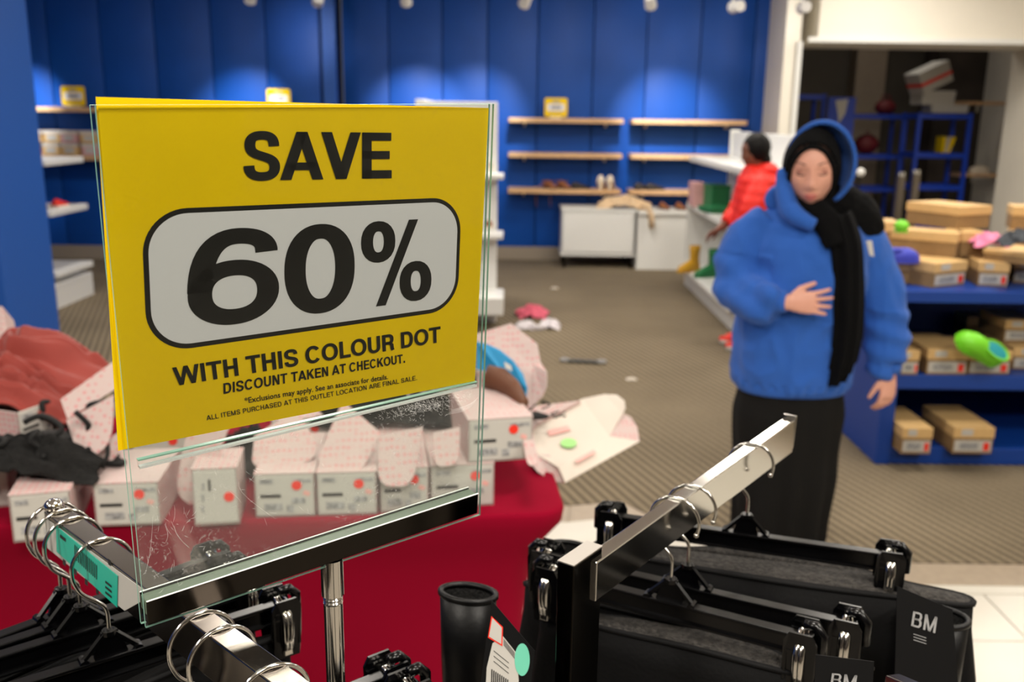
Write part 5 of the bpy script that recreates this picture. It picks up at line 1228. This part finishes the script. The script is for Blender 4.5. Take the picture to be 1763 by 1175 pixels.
p = fl(1682, 612, zm+.122); make_clog('lime green clog with teal lining tipped on a kraft box', (p.x, p.y+.02, p.z+.018), math.pi+.15, 'lime', 'teal', .25, rot=(-.95, -.5))
p = fl(1545, 452, zt+.108); make_clog('blue clog on the display top beside the woman\'s arm', (p.x, p.y, p.z), .1, 'clog_blue', 'clog_blue', .2)
p = fl(1551, 400, zt+.236); t = thing('clog', 'small bright green clog tip on the crosswise kraft box', 'shoe', tuple(p)); MB().ell((0, 0, .03), (.034, .04, .03), 14, 10).build('upper', 'lime', t, 'all'); MB().box((0, 0, .004), (.05, .06, .008), bev=.003).build('sole', 'lime', t)
p = fl(1702, 424, zt+.173); o = crumple('knit_cap', 'pink_cloth', tuple(p), .18, .12, .085, 14, thick=.003, n=28); tag(o, 'pink and white crumpled cloth on the kraft boxes', 'garment')
p = fl(1752, 422, zt+.213); o = crumple('jacket', 'grey_cloth', tuple(p), .2, .12, .09, 17, thick=.004, n=28); tag(o, 'dark grey cloth at the right edge of the display top', 'garment')
# ================================================================ people
def head_mesh(mb, c, R, s=1.0, hd=None):
    nu, nv = 72, 56; vs = []; fs = []
    G = lambda x, m, w_: math.exp(-((x-m)/w_)**2)
    def shape(th, ph):
        x = math.sin(ph)*math.sin(th); y = -math.sin(ph)*math.cos(th); z = math.cos(ph)
        X, Y, Z = x*.073, y*.093, z*.116
        if Y > 0: X *= 1.04
        lo = max(0, -Z/.116)
        if Y < .02: X *= 1-.30*lo**1.6
        if Y > 0: Y *= 1-.35*lo**1.2; 
        fr = max(0, -y)  # front weight
        if Y < 0: Y -= .004*G(Z, .045, .03)*fr
        # flatten face
        Y += .006*fr**2*G(X, 0, .06)*G(Z, -.01, .05)
        Y -= .021*G(X, 0, .011)*G(Z, -.030, .017)*fr; Y -= .010*G(X, 0, .009)*G(Z, .000, .022)*fr
        Y -= .005*G(abs(X), .013, .007)*G(Z, -.036, .009)*fr
        Y += .0095*G(abs(X), .031, .014)*G(Z, .008, .011)*fr
        Y -= .006*G(abs(X), .031, .013)*G(Z, .006, .007)*fr*.9
        Y -= .005*G(abs(X), .028, .02)*G(Z, .026, .009)*fr
        Y -= .006*G(abs(X), .042, .018)*G(Z, -.022, .02)*fr
        Y -= .009*G(X, 0, .02)*G(Z, -.061, .0065)*fr; Y -= .009*G(X, 0, .018)*G(Z, -.072, .0065)*fr; Y += .003*G(X, 0, .02)*G(Z, -.0665, .003)*fr
        Y -= .010*G(X, 0, .024)*G(Z, -.098, .016)*fr
        return V((X, Y, Z))*s
    for j in range(1, nv):
        for i in range(nu): vs.append(c+R@shape(2*math.pi*i/nu, math.pi*j/nv))
    a = len(vs); vs += [c+R@shape(0, 0), c+R@shape(0, math.pi)]
    for j in range(nv-2):
        for i in range(nu):
            k = (i+1) % nu; fs.append((j*nu+i, (j+1)*nu+i, (j+1)*nu+k, j*nu+k))
    for i in range(nu): k = (i+1) % nu; fs.append((a, i, k)); fs.append((a+1, (nv-2)*nu+k, (nv-2)*nu+i))
    mb.add(vs, fs); return shape
def catm(p, n=5):
    p = [V(q) for q in p]; out = []
    for a, b, c, d in zip([p[0]]+p, p, p[1:], p[2:]+[p[-1]]):
        for k in range(n):
            u = k/n; out.append(.5*((2*b)+(c-a)*u+(2*a-5*b+4*c-d)*u*u+(-a+3*b-3*c+d)*u**3))
    return out+[p[-1]]
def cr_r(rs, n=5):
    out = []
    for a, b in zip(rs, rs[1:]): out += [a+(b-a)*k/n for k in range(n)]
    return out+[rs[-1]]
def limb(mb, pts, rs, seg=16, flat=1): mb.tube(catm(pts), cr_r(rs), seg, flat=flat)
def rings_body(mb, prof, seg=36, e=2.3):
    rings = []
    for cx, cy, z, rx, ry in prof:
        r = []
        for k in range(seg):
            q = 2*math.pi*k/seg; c, s = math.cos(q), math.sin(q)
            r.append((cx+rx*math.copysign(abs(c)**(2/e), c), cy+ry*math.copysign(abs(s)**(2/e), s), z))
        rings.append(r)
    mb.loft(rings)
def hand(mb, wrist, D, N, side, curl=.3, s=1.0, spread=.12):
    """D finger direction, N back-of-hand normal; side=+1 thumb towards S=NxD"""
    D = V(D).normalized(); N = V(N); N = (N-D*N.dot(D)).normalized(); S = N.cross(D)*side; W = V(wrist)
    # palm
    pc = []
    for k, (f, w_, th) in enumerate([(-.012, .026, .020), (.01, .030, .021), (.04, .038, .019), (.072, .041, .016), (.088, .038, .013)]):
        pc.append([W+D*f*s+S*math.cos(q)*w_*s+N*math.sin(q)*th*s*.8 for q in [2*math.pi*k_/14 for k_ in range(14)]])
    mb.loft(pc)
    for i, (o, L) in enumerate([(.029, .070), (.0098, .079), (-.0098, .073), (-.028, .058)]):
        p = W+D*.074*s+S*o*s; d = (D+S*(o/.03)*spread).normalized(); a = 0; pts = [p-d*.02*s, p]
        for L_, c_ in ((.45, curl*.6), (.30, curl), (.25, curl*.8)):
            a += c_; pts.append(pts[-1]+(d*math.cos(a)-N*math.sin(a))*L*L_*s)
        mb.tube(pts, [.0088*s, .0088*s, .0080*s, .0074*s, .0062*s], 10)
        mb.ell(pts[-1], (.0062*s,)*3, 8, 6)
    p = W+D*.016*s+S*.024*s; d1 = (D*.75+S*.75-N*.25).normalized(); d2 = (D*.95+S*.35-N*.3).normalized()
    pts = [p, p+d1*.034*s, p+d1*.034*s+d2*.030*s, p+d1*.034*s+d2*.054*s]; mb.tube(pts, [.014*s, .0115*s, .0096*s, .0074*s], 10); mb.ell(pts[-1], (.0074*s,)*3, 8, 6)
def wrinkle(amp, sc, seed=0, dirz=1.0, extra=None):
    def f(co, n):
        q = V((co.x*sc, co.y*sc, co.z*sc*dirz+seed)); k = noise.noise(q)*.6+(1-abs(noise.noise(q*1.9))*2)*.4-.2
        d = amp*k
        if extra: d += extra(co)
        return co+n*d
    return f
def main_person():
    X, Y = 1.075, 3.36
    t = thing('person', 'woman in a blue hooded sweatshirt and black headscarf, one hand at her stomach', 'person', (X, Y, 0))
    R = Euler((math.radians(10), math.radians(-2), math.radians(-17))).to_matrix()
    HC = V((-.034, -.055, 1.452))
    b = MB(); shp = head_mesh(b, HC, R, 1.15)
    limb(b, [(-.04, -.03, 1.38), (-.025, .0, 1.32), (-.02, .02, 1.24)], [.052, .052, .06])
    rings_body(b, [(0, .02, .80, .15, .10), (0, .02, .95, .15, .105), (0, .02, 1.10, .145, .10), (0, .02, 1.22, .16, .095), (0, .02, 1.28, .13, .07), (0, .01, 1.32, .06, .05)])
    # right arm (image left), bent, hand on the belly
    E1 = V((-.235, -.01, 1.005)); W1 = V((-.120, -.205, 1.005))
    limb(b, [(-.155, .02, 1.255), (-.235, .03, 1.14), E1, (-.2, -.13, 1.0), W1], [.055, .05, .043, .036, .027])
    hand(b, W1, V((1, -.12, .02)), V((-.02, -1, .10)), 1, .22, 1.0, .25)
    E2 = V((.29, .03, .94)); W2 = V((.335, -.02, .70))
    limb(b, [(.16, .02, 1.255), (.235, .04, 1.12), E2, (.30, .01, .80), W2], [.055, .05, .042, .035, .027])
    hand(b, W2, V((-.06, -.08, -1)), V((.45, -.9, 0)), -1, .42, 1.02, .03)
    for s in (-1, 1):
        limb(b, [(s*.09, .02, .85), (s*.09, .01, .48), (s*.085, .03, .10)], [.085, .058, .038]); limb(b, [(s*.085, .05, .06), (s*.08, -.05, .035)], [.03, .02])
    remesh(b, 'body', 'skin', .0042, t, smooth_it=1)
    # face features
    def fpt(x, z, lift=.001):
        x *= 1.15; z *= 1.15
        # sample the face surface near (x,z)
        best = None
        for i in range(-14, 15):
            for j in range(20, 52):
                p = shp(i*.075, math.pi*j/56)
                d = (p.x-x)**2+(p.z-z)**2
                if best is None or d < best[0]: best = (d, p)
        p = best[1]; return HC+R@V((x, p.y-lift, z))
    for s in (-1, 1):
        MB().tube([fpt(s*(.016+.034*k/6), .031+.005*math.sin(k/6*2.6), .0008) for k in range(7)], [.0012, .0022, .0024, .0022, .002, .0016, .0008], 6).build('eyebrow', 'brow', t, 'all')
        MB().tube([fpt(s*(.018+.028*k/6), .0035-.0045*math.sin(k/6*math.pi), .0012) for k in range(7)], [.0008, .0016, .002, .002, .002, .0016, .0008], 6).build('eyelashes', 'lash', t, 'all')
        mb = MB(); mb.ell(fpt(s*.032, .009, -.0065), (.0145, .0095, .0085), 14, 8, (0, 0, math.radians(-17))); mb.build('eyelid', 'lid', t, 'all')
    MB().tube([fpt(-.020+.04*k/8, -.062+.0012*math.sin(k/8*math.pi), .0005) for k in range(9)], [.0008, .0024, .0034, .0036, .0034, .0036, .0034, .0024, .0008], 8).build('upper_lip', 'lips', t, 'all')
    MB().tube([fpt(-.018+.036*k/8, -.0705-.0012*math.sin(k/8*math.pi), .0005) for k in range(9)], [.0008, .0026, .004, .0044, .0044, .0044, .004, .0026, .0008], 8).build('lower_lip', 'lips', t, 'all')
    # headscarf: shell round the head with a face opening
    nu, nv = 64, 40; vs = []; fs = []; keep = {}
    def scarf_pt(th, ph):
        p = shp(th, ph); d = V((math.sin(ph)*math.sin(th), -math.sin(ph)*math.cos(th), math.cos(ph)))
        q = p*1.0 + d*(.009 + .006*max(0, d.y)); 
        if d.z < -.2: q.x *= 1+.25*(-d.z-.2); q.y = q.y*(1+.1*(-d.z))+.004
        return HC+R@q
    idx = {}
    for j in range(0, nv+1):
        for i in range(nu):
            th = 2*math.pi*i/nu; ph = .02+(math.pi*.80-.02)*j/nv; p = shp(th, ph)
            idx[(i, j)] = len(vs); vs.append(scarf_pt(th, ph)); keep[(i, j)] = not (p.y < -.015 and ((p.x/.074)**2 + ((p.z+.020)/.115)**2) < 1)
    for j in range(nv):
        for i in range(nu):
            k = (i+1) % nu
            if keep[(i, j)] and keep[(k, j)] and keep[(i, j+1)] and keep[(k, j+1)]: fs.append((idx[(i, j)], idx[(i, j+1)], idx[(k, j+1)], idx[(k, j)]))
    mb = MB(); mb.add(vs, fs); o = mb.build('headscarf', 'hijab', t, 'all')
    sm = o.modifiers.new('sm', 'SMOOTH'); sm.iterations = 3; sm.factor = .6
    so = o.modifiers.new('so', 'SOLIDIFY'); so.thickness = .008; so.offset = .3
    # rolled edge of the headscarf round the face
    pts = []
    for k in range(40):
        q = 2*math.pi*k/40; x, z = .0740*math.cos(q), -.020+.115*math.sin(q)
        best = min(((shp(i*.085, math.pi*j/56)) for i in range(-16, 17) for j in range(6, 54)), key=lambda p: (p.x-x)**2+(p.z-z)**2)
        pts.append(HC+R@V((x*1.0, best.y-.006, z)))
    MB().tube(pts, .0095, 10, closed=True).build('scarf_edge', 'hijab', t, 'all')
    # neck wrap + draped tail
    mb = MB(); mb.ell((-.035, -.02, 1.325), (.092, .088, .065), 24, 14); mb.ell((.0, .01, 1.29), (.13, .095, .06), 24, 14)
    limb(mb, [(-.035, -.105, 1.335), (.02, -.115, 1.27), (.055, -.14, 1.20)], [.03, .05, .05], flat=.6)
    limb(mb, [(.02, -.04, 1.34), (.10, -.02, 1.325), (.17, .0, 1.28), (.225, .01, 1.21)], [.055, .075, .078, .055], flat=.75)
    remesh(mb, 'scarf_wrap', 'hijab', .007, t, fn=wrinkle(.006, 22))
    vs = []; fs = []; path = catm([(.055, -.13, 1.30), (.085, -.170, 1.20), (.100, -.182, 1.08), (.112, -.188, .95), (.115, -.19, .84), (.108, -.188, .76), (.100, -.185, .715)], 8); n = len(path); m_ = 14
    for i, p in enumerate(path):
        wd = (.055, .055, .055, .054, .05, .042, .030)[min(6, int(i/8))]*(1.0)
        for k in range(m_+1):
            u = k/m_*2-1; vs.append((p.x+u*wd, p.y+.010*math.sin(u*9+i*.06)+.05*u*u-.004, p.z+.015*u*(1 if i < n-3 else 2.2)))
    for i in range(n-1):
        for k in range(m_): a = i*(m_+1)+k; fs.append((a, a+1, a+m_+2, a+m_+1))
    mb = MB(); mb.add(vs, fs); o = mb.build('scarf_tail', 'hijab', t, 'all'); so = o.modifiers.new('so', 'SOLIDIFY'); so.thickness = .012
    # sweatshirt
    mb = MB()
    rings_body(mb, [(-.02, .02, .645, .205, .150), (-.02, .02, .66, .215, .162), (-.02, .02, .69, .222, .17), (-.02, .02, .80, .225, .175), (-.015, .02, .95, .222, .178), (-.005, .02, 1.08, .215, .172), (.0, .025, 1.18, .212, .155), (.0, .03, 1.25, .195, .125), (-.005, .03, 1.30, .145, .095), (-.01, .03, 1.335, .09, .075)])
    limb(mb, [(-.135, .03, 1.262), (-.225, .035, 1.155), E1+V((-.012, -.0, .02)), (-.20, -.115, .985), W1+V((-.055, .04, -.005)), W1+V((-.028, .02, 0))], [.072, .090, .090, .080, .060, .045])
    limb(mb, [(.14, .03, 1.262), (.23, .045, 1.13), E2+V((.01, 0, 0)), (.315, .01, .80), (.31, -.01, .735), W2+V((0, .005, .028))], [.072, .095, .092, .084, .062, .043])
    def ex(co):
        d = 0
        # sleeve folds near elbow and hem gather
        if co.x < -.16 and .9 < co.z < 1.15: d += .007*math.sin((co.x*30+co.z*55))
        if co.x > .2 and .68 < co.z < .95: d += .006*math.sin(co.z*75+co.x*20)
        if co.z < .68 and abs(co.x+.02) < .24: d += .004*math.sin(math.atan2(co.y-.02, co.x+.02)*26)
        return d
    remesh(mb, 'sweatshirt', 'hoodie', .0075, t, fn=wrinkle(.019, 7.5, 3, .7, ex), smooth_it=3)
    # cuffs and hem bands
    def band(c, ax, r, h, nm, flat=1): MB().tube([V(c)-V(ax).normalized()*h/2, V(c), V(c)+V(ax).normalized()*h/2], [r*.96, r, r*.94], 24, flat=flat).build(nm, 'hoodie', t, 'all')
    band(W1+V((-.026, .02, 0)), (1, -.6, .0), .040, .05, 'cuff'); band(W2+V((0, .003, .035)), (0, -.05, -1), .039, .055, 'cuff')
    mb = MB(); rings_body(mb, [(-.02, .02, .632, .20, .147), (-.02, .02, .638, .206, .152), (-.02, .02, .67, .212, .158), (-.02, .02, .682, .205, .152)]); mb.build('hem_band', 'hoodie', t, 'all')
    # hood standing behind the head
    vs = []; fs = []; NU, NV = 40, 16
    for j in range(NV+1):
        v = j/NV
        for i in range(NU+1):
            a = math.radians(-62+ (242+0)*i/NU); 
            rx, rz_ = .116, .148
            w_ = math.sqrt(max(0, 1-v*v*.97)); x = math.cos(a)*rx*w_; z = math.sin(a)*rz_*w_; y = -.020+.150*v
            vs.append(HC+R@V((x+.028, y, z+.020)))
    for j in range(NV):
        for i in range(NU): a = j*(NU+1)+i; fs.append((a, a+1, a+NU+2, a+NU+1))
    mb = MB(); mb.add(vs, fs); o = mb.build('hood', 'hoodie', t, 'all'); so = o.modifiers.new('so', 'SOLIDIFY'); so.thickness = .014; so.offset = -.5
    mb = MB(); limb(mb, [(-.13, -.045, 1.45), (-.125, -.07, 1.36), (-.10, -.10, 1.30), (-.03, -.13, 1.262)], [.022, .034, .036, .024]); limb(mb, [(.085, -.02, 1.40), (.12, .03, 1.34), (.08, .10, 1.32), (0, .13, 1.33), (-.08, .10, 1.33), (-.13, .0, 1.34)], [.03, .045, .06, .07, .06, .045])
    remesh(mb, 'hood_base', 'hoodie', .007, t, fn=wrinkle(.004, 25))
    # white print glimpse
    MB().prism([(.145, -.150, 1.215), (.165, -.149, 1.215), (.178, -.148, 1.16), (.162, -.150, 1.165)], (0, -.004, 0)).build('chest_print', 'label_white', t)
    # skirt
    mb = MB(); rings_body(mb, [(-.02, .02, .035, .165, .155), (-.02, .02, .05, .172, .16), (-.02, .02, .30, .190, .165), (-.02, .02, .55, .205, .162), (-.02, .02, .66, .19, .14)], 40)
    remesh(mb, 'skirt', 'skirt', .009, t, fn=lambda co, n: co+n*(.010*math.sin(math.atan2(co.y-.02, co.x+.02)*11+co.z*1.5)*min(1, (.66-co.z)*2)+.008*noise.noise(co*5)))
    for s in (-1, 1):
        p = [(-.09, .035, .05), (-.06, .045, .06), (.02, .045, .055), (.08, .04, .035), (.11, .02, .02)]
        mb = MB(); mb.loft([[(s*.08-.02+math.cos(q)*w_, -a-.07, .015+max(0, math.sin(q))*h+min(0, math.sin(q))*.014) for q in [2*math.pi*k/14 for k in range(14)]] for a, w_, h in p]); mb.build('shoe', 'black_leather', t, 'all')
main_person()
def red_person():
    X, Y = 1.70, 6.6
    t = thing('person', 'person in a red puffer jacket with a dark bun, seen from the side behind', 'person', (X, Y, 0))
    R = Euler((math.radians(8), 0, math.radians(-78))).to_matrix(); HC = V((-.03, 0, 1.395))
    b = MB(); shp = head_mesh(b, HC, R, .98)
    limb(b, [(-.02, 0, 1.36), (0, .01, 1.28), (0, .01, 1.2)], [.05, .05, .06])
    rings_body(b, [(0, .0, .75, .11, .15), (0, .0, .95, .10, .14), (0, .0, 1.15, .11, .15), (.0, .0, 1.24, .08, .13), (0, 0, 1.28, .05, .06)])
    EL = V((-.09, -.22, .98)); WR = V((-.17, -.2, .80))
    limb(b, [(0, -.16, 1.20), (-.05, -.20, 1.08), EL, WR], [.05, .045, .04, .028]); hand(b, WR, V((-.35, 0, -1)), V((0, -1, 0)), -1, .4, .95)
    E2 = V((-.06, .2, .97)); W2 = V((-.2, .16, .84)); limb(b, [(0, .16, 1.20), (-.02, .20, 1.08), E2, W2], [.05, .045, .04, .028]); hand(b, W2, V((-1, 0, -.6)), V((0, .6, 1)), -1, .4, .95)
    for s in (-1, 1): limb(b, [(0, s*.09, .82), (.0, s*.1, .48), (.02, s*.1, .10)], [.085, .06, .04]); limb(b, [(.03, s*.1, .06), (-.14, s*.1, .035)], [.035, .026])
    remesh(b, 'body', 'skin_dark', .007, t, smooth_it=1)
    # hair cap with a bun
    mb = MB(); mb.ell(HC+R@V((0, .018, .026)), (.092, .100, .110), 24, 16, (0, 0, math.radians(-78))); mb.ell(HC+V((.07, .0, -.05)), (.05, .055, .06), 16, 12); mb.ell(HC+V((.0, 0, .075)), (.05, .05, .04), 16, 10)
    remesh(mb, 'hair', 'hair', .007, t, fn=wrinkle(.004, 40))
    MB().tube([HC+R@V((-.02+.04*k/4, -.099, -.062)) for k in range(5)], .004, 6).build('lips', 'lips', t, 'all')
    MB().tube([HC+R@V((.014+.03*k/4, -.083, .033)) for k in range(5)], .003, 6).build('eyebrow', 'hair', t, 'all')
    mb = MB(); rings_body(mb, [(.0, .0, .72, .155, .20), (.01, 0, .78, .165, .205), (.015, 0, .95, .16, .20), (.02, 0, 1.10, .16, .2), (.015, .0, 1.2, .14, .18), (.01, .0, 1.27, .10, .12), (.0, .0, 1.31, .075, .08)])
    limb(mb, [(.0, -.13, 1.20), (-.04, -.20, 1.10), EL, WR+V((.03, 0, .06))], [.08, .085, .078, .05]); limb(mb, [(.0, .13, 1.20), (-.02, .20, 1.10), E2, W2+V((.05, 0, .04))], [.08, .085, .078, .05])
    remesh(mb, 'puffer_jacket', 'red_coat', .010, t, fn=lambda co, n: co+n*(.004*abs(math.sin(co.z*48))+.012*noise.noise(co*8)), smooth_it=2)
    mb = MB(); mb.ell((.05, 0, 1.27), (.10, .13, .06), 20, 12); remesh(mb, 'hood', 'red_coat', .009, t, fn=wrinkle(.008, 14))
    for s in (-1, 1):
        mb = MB(); limb(mb, [(.0, s*.085, .82), (.0, s*.1, .48), (.02, s*.1, .10)], [.11, .078, .06]); mb.build('trouser_leg', 'grey_jeans', t, 'all')
        mb = MB(); mb.loft([[(.09-a, s*.1+math.cos(q)*w_, .03+max(0, math.sin(q))*h+min(0, math.sin(q))*.02) for q in [2*math.pi*k/12 for k in range(12)]] for a, w_, h in [(0, .03, .05), (.03, .042, .08), (.12, .045, .07), (.2, .045, .04), (.25, .02, .02)]]); mb.build('shoe', 'red_dot', t, 'all')
        MB().box((-.03, s*.1, .015), (.26, .09, .03), bev=.01).build('shoe_sole', 'label_white', t)
red_person()
